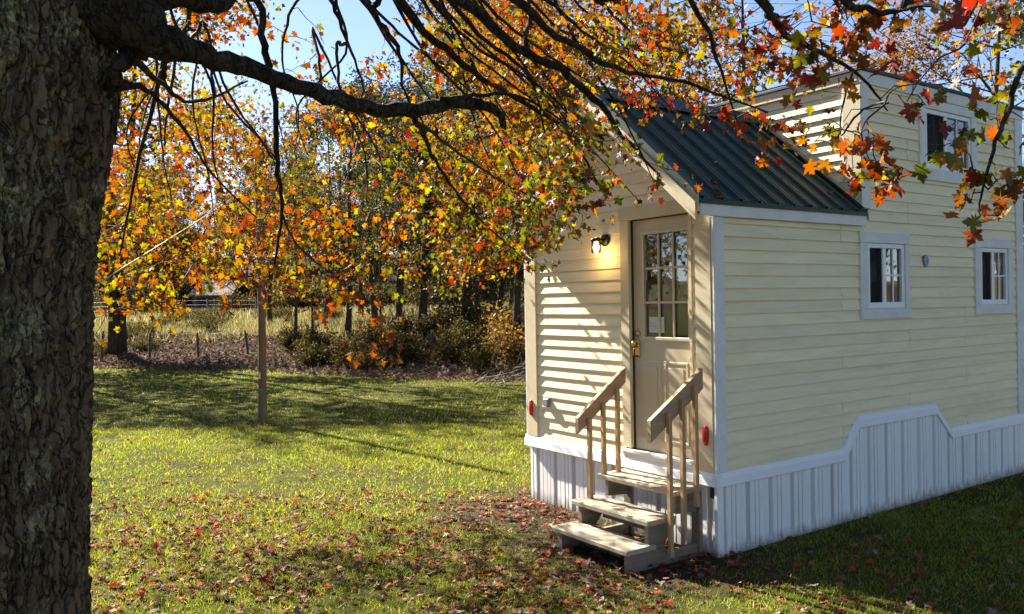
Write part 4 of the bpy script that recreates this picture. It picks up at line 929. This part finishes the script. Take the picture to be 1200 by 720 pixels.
for q, pal in ATT:
    D = np.linalg.norm(NA[6:nn]-q, axis=1)+0.25*np.clip(q[2]-NA[6:nn, 2], 0, 9); j = int(np.argmin(D))+6; st = NA[j].copy(); d = float(np.linalg.norm(q-st))
    m = 4; pts = [st]; lowd = float((q-CAM)@_f)
    if shades_wall(q): continue
    perp = tn.normal(0, 1, 3)*0.10*d
    for i in range(1, m+1):
        t = i/m; pts.append(st+(q-st)*t+perp*math.sin(math.pi*t)+np.array((0, 0, 0.10*d*math.sin(math.pi*t)))+tn.normal(0, 0.012, 3)*(i < m))
    r0 = 0.0035+0.0022*d
    tw.tube(pts, [r0, r0*0.85, r0*0.65, r0*0.5, 0.0018], 4, False)
    for a in pts[1:]: NA[nn] = a; nn += 1
    nl = tn.integers(3, 7) if lowd < 4.3 else tn.integers(5, 10)
    tdir = pts[-1]-pts[-2]; tdir /= np.linalg.norm(tdir)+1e-9
    for _ in range(nl):
        t = tn.random()**0.6; back = min(0.45, d); a = q-tdir*back*(1-t)+tn.normal(0, 0.05, 3)
        dr = tn.normal(0, 0.6, 3)+tdir*0.45+np.array((0, 0, -0.75)); dr /= np.linalg.norm(dr)
        a = a+dr*0.025
        LP_.append(a); LD_.append(dr); LS_.append(tn.uniform(0.08, 0.14) if q[2] > 5.15 else tn.uniform(0.040, 0.078) if lowd < 4.3 else tn.uniform(0.026, 0.060)); p_ = np.array(pal)+1e-6; p_ = p_/p_.sum()  # high, mostly unseen leaves are oversized to block sky light from the front wall
        LPAL.append(tn.choice(4, p=p_))
tw.v = [tuple(np.array(v)-np.array((tc[0], tc[1], 0))) for v in tw.v]
o = tw.build('twigs', 'twig', maple, True, fix=False); o['kind'] = 'stuff'
LP_, LD_, LS_, LPAL = np.array(LP_), np.array(LD_), np.array(LS_), np.array(LPAL)
LNRM = tn.normal(0, 1, LP_.shape)+np.array((0, 0, 0.35))
sx, sy, sw = project(LP_)
seen = (sw > 0.5) & (sx > -10) & (sx < 1210) & (sy > -10) & (sy < 730); app = np.where(seen, LS_/np.maximum(sw, 0.5), 0)
big = np.argsort(-app)[:300]; isbig = np.zeros(len(LP_), bool); isbig[big] = True
PALM = ['leaf_gold', 'leaf_orange', 'leaf_red', 'leaf_green']
off = np.array((tc[0], tc[1], 0))
for k in range(4):
    s = (LPAL == k) & ~isbig; near = sw < 6.5
    for simple, sel in ((False, s & near), (True, s & ~near)):
        if sel.sum():
            o = leaves_mesh('foliage', LP_[sel]-off, LD_[sel], LNRM[sel], LS_[sel], tn, PALM[k], maple, simple); o['kind'] = 'stuff'
protos = {}
for k in range(4):
    for v in range(6):
        me = leaves_mesh('leaf', np.zeros((1, 3)), np.array([[0, 1., 0]]), np.array([[0, 0, 1.]]), np.ones(1), tn, PALM[k]); protos[k, v] = me.data; bpy.data.objects.remove(me)
for i in big:
    x, y, z_ = frames(LD_[i][None], LNRM[i][None]); s = LS_[i]
    o = bpy.data.objects.new('leaf', protos[int(LPAL[i]), int(i) % 6]); C.objects.link(o); o.parent = maple
    q = LP_[i]-off; o.matrix_local = Matrix([[x[0][r]*s, y[0][r]*s, z_[0][r]*s, q[r]] for r in range(3)]+[[0, 0, 0, 1]])
# ------------------------------------------------------------------ trees of the wood behind
def quads(pos, size, rng, asp=0.6):
    n = len(pos); d = rng.normal(0, 1, (n, 3))+np.array((0, 0, -0.4)); nr = rng.normal(0, 1, (n, 3))+np.array((0, 0, 0.5)); x, y, z_ = frames(d, nr)
    sh = np.array([(0, 0), (0.5*asp, 0.45), (0, 1), (-0.5*asp, 0.45)]); s = size[:, None, None]
    l = rng.uniform(-0.15, 0.15, (n, 4, 1))*s
    V = pos[:, None]+s*sh[None, :, 0:1]*x[:, None]+s*sh[None, :, 1:2]*y[:, None]+l*z_[:, None]
    return V.reshape(-1, 3), np.arange(n*4).reshape(n, 4)
def make_tree(name, H, crown0, rad, nleaf, lsize, mat, seed, trunks=1, bare=0.0, tr_r=0.16, lean=0.0, limbs=16, squash=1.0):
    rg = np.random.default_rng(seed); root = empty(name)
    tips = []
    for t in range(trunks):
        ang = rg.uniform(0, 6.28); ln = lean+(0.09 if trunks > 1 else 0.03)
        pts = []; hs = np.linspace(-0.3, H*0.95, 11)
        ph = rg.uniform(0, 6, 2)
        for h in hs:
            k = h*ln; pts.append(np.array((math.cos(ang+t*2.6)*(k+0.18*(trunks > 1))+0.14*math.sin(h*0.5+ph[0]), math.sin(ang+t*2.6)*(k+0.18*(trunks > 1))+0.14*math.sin(h*0.43+ph[1]), h)))
        rr = [tr_r*(1-0.93*max(0, h)/H)*(1.35 if h < 0.2 else 1) for h in hs]
        MB().tube(pts, rr, 9).build('trunk', 'bark2', root, True, fix=False)
        lm = MB()
        for i in range(limbs):
            f = rg.uniform(crown0/H, 0.93); h = f*H*0.95; j = min(int(f*10), 9); b = pts[j]+(pts[j+1]-pts[j])*(f*10-j)
            a = rg.uniform(0, 6.28); prof = math.sin(math.pi*min(1, (1-f)/(1-crown0/H)*0.82+0.10))**0.8; ln_ = rad*prof*rg.uniform(0.55, 1.1); up = rg.uniform(0.1, 0.7)
            e = b+np.array((math.cos(a)*ln_, math.sin(a)*ln_, ln_*up*squash)); mid = (b+e)/2+np.array((0, 0, -0.06*ln_))+rg.normal(0, 0.08*ln_, 3)
            r0 = tr_r*0.35*(1-f*0.7); lm.tube([b, (b+mid)/2, mid, (mid+e)/2, e], [r0, r0*0.8, r0*0.6, r0*0.4, 0.008], 5, False)
            for k in range(5):
                s = mid+(e-mid)*rg.uniform(0, 1); w = s+rg.normal(0, 0.30, 3)*ln_*np.array((1, 1, 0.7)); lm.tube([s, (s+w)/2+rg.normal(0, 0.05, 3), w], [r0*0.35+0.004, r0*0.22+0.003, 0.005], 4, False); tips.append(w)
            tips.append(e); tips.append(mid)
        if t == 0: lm0 = lm
        else: lm0.f, lm0.v = lm0.f+[tuple(len(lm0.v)+i for i in f) for f in lm.f], lm0.v+lm.v
    o = lm0.build('limbs', 'bark2', root, True, fix=False); o['kind'] = 'stuff'
    if nleaf:
        tips = np.array(tips); c = tips[rg.integers(0, len(tips), nleaf)]; clump = rg.uniform(0.28, 0.62, len(c))*rad*0.42
        pos = c+rg.normal(0, 0.55, (nleaf, 3))*clump[:, None]*np.array((1, 1, 0.75)); pos = pos[pos[:, 2] > crown0*0.55]
        V, F = quads(pos, rg.uniform(0.6, 1.3, len(pos))*lsize, rg, 0.75)
        o = np_mesh('crown', V, F, mat, root); o['kind'] = 'stuff'
    return root
def copy_tree(o):
    c = o.copy(); C.objects.link(c)
    for ch in o.children:
        k = ch.copy(); C.objects.link(k); k.parent = c
    return c
def put(o, u, v, rot=0, sc=1.0):
    x, y = UV(u, v); o.location = (x, y, hz(x, y)-0.1); o.rotation_euler = (0, 0, rot); o.scale = (sc, sc, sc); return o
def pu(px, v): return (px-600)/FPX*v
KIND = {
 'twin': make_tree('twin_trunk_tree', 17, 3.2, 4.6, 12000, 0.22, 'far_gold', 21, 2, 0, 0.19),
 'dark': make_tree('shade_tree', 18, 4.5, 3.8, 9000, 0.17, 'far_dark', 22, 1, 0, 0.22, 0.02, 22),
 'twindark': make_tree('twin_trunk_tree', 18, 5.0, 4.0, 8000, 0.17, 'far_dark', 23, 2, 0, 0.24),
 'gold': make_tree('golden_tree', 15, 3.0, 3.6, 8000, 0.20, 'far_gold', 24, 1, 0, 0.16),
 'orange': make_tree('orange_tree', 13, 2.5, 3.8, 12000, 0.14, 'far_orange', 25, 1, 0, 0.15),
 'olive': make_tree('olive_tree', 15, 2.8, 3.8, 8000, 0.20, 'far_olive', 26, 1, 0, 0.17),
 'bare': make_tree('bare_tree', 14, 2.5, 4.0, 500, 0.12, 'far_orange', 27, 1, 0, 0.14, 0, 34),
 'cedar': make_tree('cedar_tree', 6.5, 0.7, 1.7, 6500, 0.13, 'far_dark', 28, 1, 0, 0.10, 0, 34, 0.5),
 'sapling': make_tree('thin_sapling', 9, 2.6, 1.7, 1300, 0.14, 'far_olive', 29, 1, 0, 0.07, 0.02, 14)}
USED = {}; fr0 = random.Random(77)
def plant(kind, u, v, rot, sc, label, group=None):
    o = KIND[kind] if not USED.get(kind) else copy_tree(KIND[kind]); USED[kind] = 1
    put(o, u, v, rot, sc); tag(o, label, 'tree', group)
    if not group and 'group' in o.keys(): del o['group']
    return o
plant('twin', pu(136, 32), 32, 0.4, 1.0, 'twin trunked golden tree on the bank nearest the fence stakes')
plant('dark', -15.6, 26.5, 0.9, 0.76, 'dark leaved tree on the bank hidden behind the big maple trunk')
plant('olive', -18.2, 28.5, 2.2, 0.85, 'olive tree on the bank hidden behind the big maple trunk')
plant('sapling', pu(345, 30), 30, 1.0, 0.95, 'thin sapling on the bank right behind the wooden pole')
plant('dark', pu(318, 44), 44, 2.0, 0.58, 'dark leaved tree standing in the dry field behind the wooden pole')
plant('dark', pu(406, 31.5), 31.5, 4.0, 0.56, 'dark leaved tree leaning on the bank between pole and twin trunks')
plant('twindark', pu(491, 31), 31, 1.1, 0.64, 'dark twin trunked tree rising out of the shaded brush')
plant('cedar', pu(541, 28.5), 28.5, 0.0, 0.85, 'dark bushy cedar on the bank behind the dead branches')
plant('sapling', pu(366, 33), 33, 3.0, 0.8, 'slender sapling beside the leaning dark tree')
plant('olive', pu(588, 33), 33, 2.6, 0.85, 'olive green tree on the bank close behind the house front')
plant('orange', pu(628, 30), 30, 0.7, 0.95, 'orange leaved tree right behind the tiny house gable')
plant('gold', pu(560, 42), 42, 5.1, 1.0, 'golden tree in the field beyond the dark cedar')
plant('sapling', pu(447, 34), 34, 5.0, 0.75, 'forked sapling in the brush beside the twin trunked dark tree')
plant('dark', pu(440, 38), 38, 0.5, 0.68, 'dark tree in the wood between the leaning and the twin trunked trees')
plant('olive', pu(385, 47), 47, 1.7, 0.85, 'tall olive tree in the field behind the leaning dark tree')
plant('olive', pu(515, 50), 50, 4.4, 1.0, 'olive tree in the field behind the twin trunked dark tree')
plant('gold', pu(470, 60), 60, 2.4, 1.0, 'golden tree deep in the field behind the dark wood')
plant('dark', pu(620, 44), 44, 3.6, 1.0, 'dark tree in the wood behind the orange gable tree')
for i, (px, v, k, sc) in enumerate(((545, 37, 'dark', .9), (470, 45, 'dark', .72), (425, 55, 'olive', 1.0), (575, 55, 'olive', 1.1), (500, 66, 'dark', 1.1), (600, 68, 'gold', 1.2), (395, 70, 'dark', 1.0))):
    plant(k, pu(px, v), v, fr0.uniform(0, 6), sc, {'dark': 'dark tree among the trunks of the wood in the field', 'olive': 'olive tree among the trunks of the wood in the field', 'gold': 'golden tree among the trunks of the wood in the field'}[k], 'trees of the wood in the field')
plant('orange', pu(705, 21), 21, 2.2, 0.98, 'orange maple reaching above the green porch roof')
plant('orange', pu(600, 24), 24, 5.5, 0.85, 'orange tree between the rusty shrubs and the house gable')
plant('gold', pu(800, 26), 26, 1.2, 0.9, 'golden tree behind the ridge of the green porch roof')
plant('bare', pu(860, 24), 24, 1.0, 0.95, 'nearly bare tree behind the loft of the tiny house')
plant('bare', pu(790, 30), 30, 3.3, 1.0, 'nearly bare tree beyond the orange maple behind the porch roof')
plant('orange', pu(1010, 36), 36, 4.0, 1.0, 'orange tree far behind the flat loft roof')
plant('bare', pu(1175, 22), 22, 5.2, 0.9, 'bare twiggy tree behind the second cabin')
plant('olive', pu(1210, 30), 30, 0.3, 0.9, 'olive tree beyond the second cabin')
# tree line across the far field
fr = random.Random(5)
FL = {'gold': 'golden tree in the tree line beyond the far field', 'olive': 'olive green tree in the tree line beyond the far field', 'orange': 'orange tree in the tree line beyond the far field', 'dark': 'dark tree in the tree line beyond the far field'}
for i in range(76):
    u = -92+i*2.0+fr.uniform(-1.5, 1.5); v = fr.uniform(90, 150); k = fr.choice(['gold', 'olive', 'olive', 'orange', 'dark', 'gold'])
    px = 600+u/v*FPX
    if 215 < px < 285 and v < 100: v += 18
    plant(k, u, v, fr.uniform(0, 6), fr.uniform(0.9, 1.35)*(0.75 if 190 < px < 300 else 1), FL[k], 'tree line beyond the far field')
for i in range(24):
    px = 95+i*11+fr.uniform(-6, 6); v = fr.uniform(100, 142); k = fr.choice(['olive', 'gold', 'orange', 'olive'])
    plant(k, pu(px, v), v, fr.uniform(0, 6), fr.uniform(0.7, 0.95) if 190 < px < 300 else fr.uniform(1.0, 1.3), FL[k], 'tree line beyond the far field')
# trees on the near side of the clearing, left of and behind the photographer
for i, (u, v, k, sc) in enumerate(((-34, 8, 'dark', 1), (-38, 16, 'olive', 1), (-32, -2, 'gold', 0.9), (-36, -10, 'dark', 0.9), (-28, -14, 'olive', 0.8), (-42, 24, 'gold', 1), (8, -16, 'orange', 0.9), (15, -12, 'dark', 0.8), (20, -20, 'olive', 1), (-4, -22, 'dark', 0.9), (26, -4, 'gold', 0.8), (25, 3, 'orange', 0.9), (29, 9, 'dark', 0.8), (33, 15, 'orange', 1.0), (24, -9, 'gold', 0.9), (36, 5, 'olive', 1))):
    plant(k, u, v, fr.uniform(0, 6), sc, {'dark': 'dark tree at the near edge of the clearing', 'olive': 'olive tree at the near edge of the clearing', 'gold': 'golden tree at the near edge of the clearing', 'orange': 'orange tree at the near edge of the clearing'}[k], 'trees round the near edge of the clearing')

# ------------------------------------------------------------------ brush on the bank
def make_shrub(name, H, R, n, mat, seed, ls):
    rg = np.random.default_rng(seed); root = empty(name); st = MB(); tips = []
    for i in range(18):
        a = rg.uniform(0, 6.28); r = R*rg.uniform(0.2, 0.95); h = H*rg.uniform(0.45, 1.0)*(1-0.35*(r/R)**2); e = np.array((math.cos(a)*r, math.sin(a)*r, h)); m = e*np.array((0.4, 0.4, 0.6))+rg.normal(0, 0.05, 3)
        st.tube([(0.1*math.cos(a), 0.1*math.sin(a), -0.1), m, e], [0.016, 0.011, 0.004], 4, False); tips += [e, (m+e)/2, m]
    st.build('stems', 'deadwood' if mat == 'brush_rust' else 'twig', root, True, fix=False)['kind'] = 'stuff'
    tips = np.array(tips); pos = tips[rg.integers(0, len(tips), n)]+rg.normal(0, 0.2, (n, 3))*np.array((R*0.7, R*0.7, H*0.5)); pos[:, 2] = np.abs(pos[:, 2])
    V, F = quads(pos, rg.uniform(0.6, 1.4, n)*ls, rg, 0.6); o = np_mesh('foliage', V, F, mat, root); o['kind'] = 'stuff'; return root
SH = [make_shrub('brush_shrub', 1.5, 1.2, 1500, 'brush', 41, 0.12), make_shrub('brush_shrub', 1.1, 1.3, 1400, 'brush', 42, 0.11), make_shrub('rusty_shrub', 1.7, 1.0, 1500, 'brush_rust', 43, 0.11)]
SU = [0, 0, 0]
def shrub(k, u, v, sc, label, group):
    o = SH[k] if not SU[k] else copy_tree(SH[k]); SU[k] = 1; put(o, u, v, fr.uniform(0, 6), sc); tag(o, label, 'shrub', group)
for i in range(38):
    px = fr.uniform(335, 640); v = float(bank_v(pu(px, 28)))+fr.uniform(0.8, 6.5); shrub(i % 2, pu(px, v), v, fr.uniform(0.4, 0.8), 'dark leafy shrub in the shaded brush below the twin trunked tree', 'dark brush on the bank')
for i, (px, v, sc) in enumerate(((605, 23.2, .9), (590, 24.6, 1.0), (618, 25, 1.1), (636, 24, 1.0), (570, 27, .8), (520, 30, .8))):
    shrub(2, pu(px, v), v, sc, 'rust coloured shrub on the bank beside the house front', 'rusty shrubs on the bank')
for i in range(30):
    px = fr.uniform(100, 175) if i % 3 == 0 else fr.uniform(150, 400); v = fr.uniform(31, 37) if i % 3 == 0 else fr.uniform(38, 70); shrub(1, pu(px, v), v, fr.uniform(0.35, 0.6) if v < 38 else fr.uniform(0.5, 0.9), 'low leafy shrub at the field edge behind the fence stakes', 'low shrubs at the field edge')
for i in range(30):
    v = fr.uniform(78, 92); px = 90+i*18+fr.uniform(-8, 8)
    if 205 < px < 285: v = fr.uniform(93, 98)
    shrub(i % 2, pu(px, v), v, fr.uniform(1.6, 2.9), 'leafy undergrowth shrub at the foot of the far tree line', 'undergrowth along the far tree line')
# dead branches lying on the edge of the lawn
db = empty('dead_branch', (*UV(-0.75, 20.3), hz(*UV(-0.75, 20.3)))); tag(db, 'pale dead branch lying at the lawn edge by the brush', 'branch')
rg = np.random.default_rng(3)
for i in range(7):
    a = rg.uniform(-0.5, 0.9); ln = rg.uniform(0.9, 2.4); s = np.array((rg.uniform(-0.3, 0.5), rg.uniform(-0.3, 0.3), 0.05))
    d = np.array((RT[0]*math.cos(a)*ln*0.8, RT[1]*math.cos(a)*ln*0.8, 0.25+0.55*abs(math.sin(a))*ln)); pts = [s+d*t+rg.normal(0, 0.05, 3) for t in np.linspace(0, 1, 6)]
    b = MB().tube(pts, np.linspace(0.022, 0.006, 6), 5)
    for k in range(4):
        t = rg.uniform(0.3, 0.95); q = s+d*t; e = q+rg.normal(0, 0.28, 3)+d*0.15; b.tube([q, (q+e)/2+rg.normal(0, 0.03, 3), e], [0.009, 0.007, 0.004], 4)
    b.build('stick', 'deadwood', db, True, fix=False)

# ------------------------------------------------------------------ grass, dry grass, fallen leaves
def in_house(x, y, m=0.03): return (x > -m-0.03) & (x < LEN+m) & (y > -m-0.03) & (y < W+m)
def scatter(n, v0, v1, rng, ulim=None):
    v = np.sqrt(rng.uniform(v0*v0, v1*v1, n)); u = rng.uniform(-0.70, 0.70, n)*v
    x = CAM[0]+u*RT[0]+v*FW[0]; y = CAM[1]+u*RT[1]+v*FW[1]; k = ~in_house(x, y); return u[k], v[k], x[k], y[k]
gr = np.random.default_rng(99); VV, nb_ = [], 0
for n, v0, v1, w, h in ((150000, 3.0, 8.0, 0.0055, 0.032), (130000, 8.0, 14.0, 0.009, 0.036), (110000, 14.0, 31, 0.016, 0.042)):
    u, v, x, y = scatter(n, v0, v1, gr); keep = (v < bank_v(u)+0.6) & (vnoise(x, y, 0.45, 21)*0.6+vnoise(x, y, 0.13, 22)*0.6 > gr.uniform(0.12, 0.62, len(x)))
    dirt = np.clip(1.0-np.hypot(np.maximum(np.maximum(-0.8-x, x), 0), np.maximum(np.maximum(-0.1-y, y-2.6), 0))*1.6, 0, 1); keep &= gr.random(len(x)) > dirt*0.93
    x, y = x[keep], y[keep]; m = len(x); z_ = height(x, y); a = gr.uniform(0, 6.283, m); ww = w*gr.uniform(0.6, 1.3, m); hh = h*gr.uniform(0.5, 1.5, m)*(0.7+0.6*vnoise(x, y, 1.5, 23)); ln = gr.normal(0, 0.55, (m, 2))*hh[:, None]
    b = np.stack([x, y, z_-0.004], -1); s = np.stack([np.cos(a)*ww, np.sin(a)*ww, np.zeros(m)], -1); tip = b+np.stack([ln[:, 0], ln[:, 1], hh], -1)
    VV.append(np.stack([b-s/2, b+s/2, tip], 1).reshape(-1, 3))
VV = np.concatenate(VV); o = np_mesh('lawn_grass', VV, np.arange(len(VV)).reshape(-1, 3), 'grass')
tag(o, 'short sunlit green lawn grass round the house', 'grass', kind='stuff')
VV = []
for n, v0, v1, w, h in ((60000, 27, 50, 0.04, 0.34), (40000, 50, 105, 0.10, 0.5)):
    u, v, x, y = scatter(n, v0, v1, gr); keep = (v > bank_v(u)+5+2.5*(vnoise(x, y, 2, 31)-0.5)) & (u < 12) & (vnoise(x, y, 3.5, 33)*0.6+vnoise(x, y, 1.1, 34)*0.5 > 0.42)
    x, y = x[keep], y[keep]; m = len(x); z_ = height(x, y); a = gr.uniform(0, 6.283, m); ww = w*gr.uniform(0.6, 1.3, m); hh = h*gr.uniform(0.4, 1.4, m); ln = gr.normal(0, 0.3, (m, 2))*hh[:, None]
    b = np.stack([x, y, z_-0.02], -1); s = np.stack([np.cos(a)*ww, np.sin(a)*ww, np.zeros(m)], -1); tip = b+np.stack([ln[:, 0], ln[:, 1], hh], -1); VV.append(np.stack([b-s/2, b+s/2, tip], 1).reshape(-1, 3))
VV = np.concatenate(VV); o = np_mesh('field_grass', VV, np.arange(len(VV)).reshape(-1, 3), 'dry'); tag(o, 'tall straw coloured grass in the field beyond the bank', 'grass', kind='stuff')
def flat_leaves(n, v0, v1, dens):
    u, v, x, y = scatter(n, v0, v1, gr); keep = dens(u, v, x, y) > gr.random(len(x)); x, y = x[keep], y[keep]; m = len(x)
    z_ = height(x, y)+gr.uniform(0.006, 0.035, m); d = np.stack([*gr.normal(0, 1, (2, m)), gr.normal(0, 0.25, m)], -1); nr = np.stack([*gr.normal(0, 0.35, (2, m)), np.ones(m)], -1)
    return np.stack([x, y, z_], -1), d, nr
def dens(u, v, x, y):
    a = 0.22+0.78*(1-sstep(6.0, 10.5, v+0.4*u)); b = vnoise(x, y, 0.7, 41)*0.7+vnoise(x, y, 0.25, 42)*0.6
    near_house = np.exp(-np.maximum(np.abs(x+0.25)-0.35, 0)/0.15)*((y > -0.2) & (y < 2.7))
    shade = np.where((x > 0) & (y < 0), 0.30, 1.0)
    return a*np.clip(b*1.5-0.25, 0, 1)*shade+near_house*0.4
A = flat_leaves(15000, 3.0, 9.0, dens); B = flat_leaves(22000, 9.0, 24, lambda u, v, x, y: np.clip(vnoise(x, y, 1.1, 43)*1.3-0.2, 0, 1)*0.8*(1.3-0.9*sstep(9, 17, v)))
sx, sy, sw = project(A[0]); szs = gr.uniform(0.022, 0.065, len(A[0])); app = np.where((sw > 1) & (sx > 0) & (sx < 1200) & (sy > 0) & (sy < 720), szs/sw, 0)
big = np.argsort(-app)[:290]; rest = np.ones(len(szs), bool); rest[big] = False
o = leaves_mesh('leaf_litter', A[0][rest], A[1][rest], A[2][rest], szs[rest], gr, 'fallen', None, False, 1.3); tag(o, 'dry fallen maple leaves scattered thickly over the near lawn', 'leaves', kind='stuff')
o = leaves_mesh('leaf_litter', B[0], B[1], B[2], gr.uniform(0.022, 0.055, len(B[0])), gr, 'fallen', None, True, 1.3); tag(o, 'small dry leaves sprinkled over the farther lawn', 'leaves', kind='stuff')
FM = [('fallen_red', 'red maple leaf fallen on the near lawn', 'red leaves on the lawn'), ('fallen_tan', 'dry tan maple leaf fallen on the near lawn', 'tan leaves on the lawn'), ('fallen_orange', 'orange maple leaf fallen on the near lawn', 'orange leaves on the lawn'), ('fallen', 'brown curled maple leaf fallen on the near lawn', 'brown leaves on the lawn')]
pm = {}
for k in range(4):
    for v in range(5):
        t = leaves_mesh('fallen_leaf', np.zeros((1, 3)), np.array([[0, 1., 0]]), np.array([[0, 0, 1.]]), np.ones(1), gr, FM[k][0], None, False, 1.3); pm[k, v] = t.data; bpy.data.objects.remove(t)
for i in big:
    k = int(gr.choice(4, p=[.34, .30, .12, .24])); x, y, z_ = frames(A[1][i][None], A[2][i][None]); s = szs[i]; q = A[0][i]
    o = bpy.data.objects.new('fallen_leaf', pm[k, int(i) % 5]); C.objects.link(o); tag(o, FM[k][1], 'leaf', FM[k][2])
    o.matrix_world = Matrix([[x[0][r]*s, y[0][r]*s, z_[0][r]*s, q[r]] for r in range(3)]+[[0, 0, 0, 1]])
for i in range(12):     # a few leaves caught between the ribs of the porch roof
    y_ = rnd.uniform(0.0, 1.1); x_ = rnd.uniform(0.0, 1.9); k = i % 4
    o = bpy.data.objects.new('fallen_leaf', pm[k, i % 5]); C.objects.link(o); s = rnd.uniform(0.05, 0.075)
    o.location = (x_, y_, zroof(y_)+0.034); o.rotation_euler = (math.atan(RS)+rnd.uniform(-.2, .2), rnd.uniform(-.2, .2), rnd.uniform(-0.8, 0.8)); o.scale = (s, s, s)
    tag(o, ['red maple leaf', 'dry tan maple leaf', 'orange maple leaf', 'brown curled maple leaf'][k]+' lying on the green porch roof', 'leaf', 'leaves on the porch roof')
# leaf litter and sticks on the bank
u = gr.uniform(-24, 6, 26000); v = bank_v(u)+gr.uniform(-0.8, 6.5, len(u)); x = CAM[0]+u*RT[0]+v*FW[0]; y = CAM[1]+u*RT[1]+v*FW[1]
pos = np.stack([x, y, height(x, y)+gr.uniform(0.0, 0.10, len(x))], -1); V, F = quads(pos, gr.uniform(0.06, 0.16, len(x)), gr, 0.7)
o = np_mesh('bank_litter', V, F, 'bank'); tag(o, 'brown leaf litter covering the bank behind the lawn', 'leaves', kind='stuff')
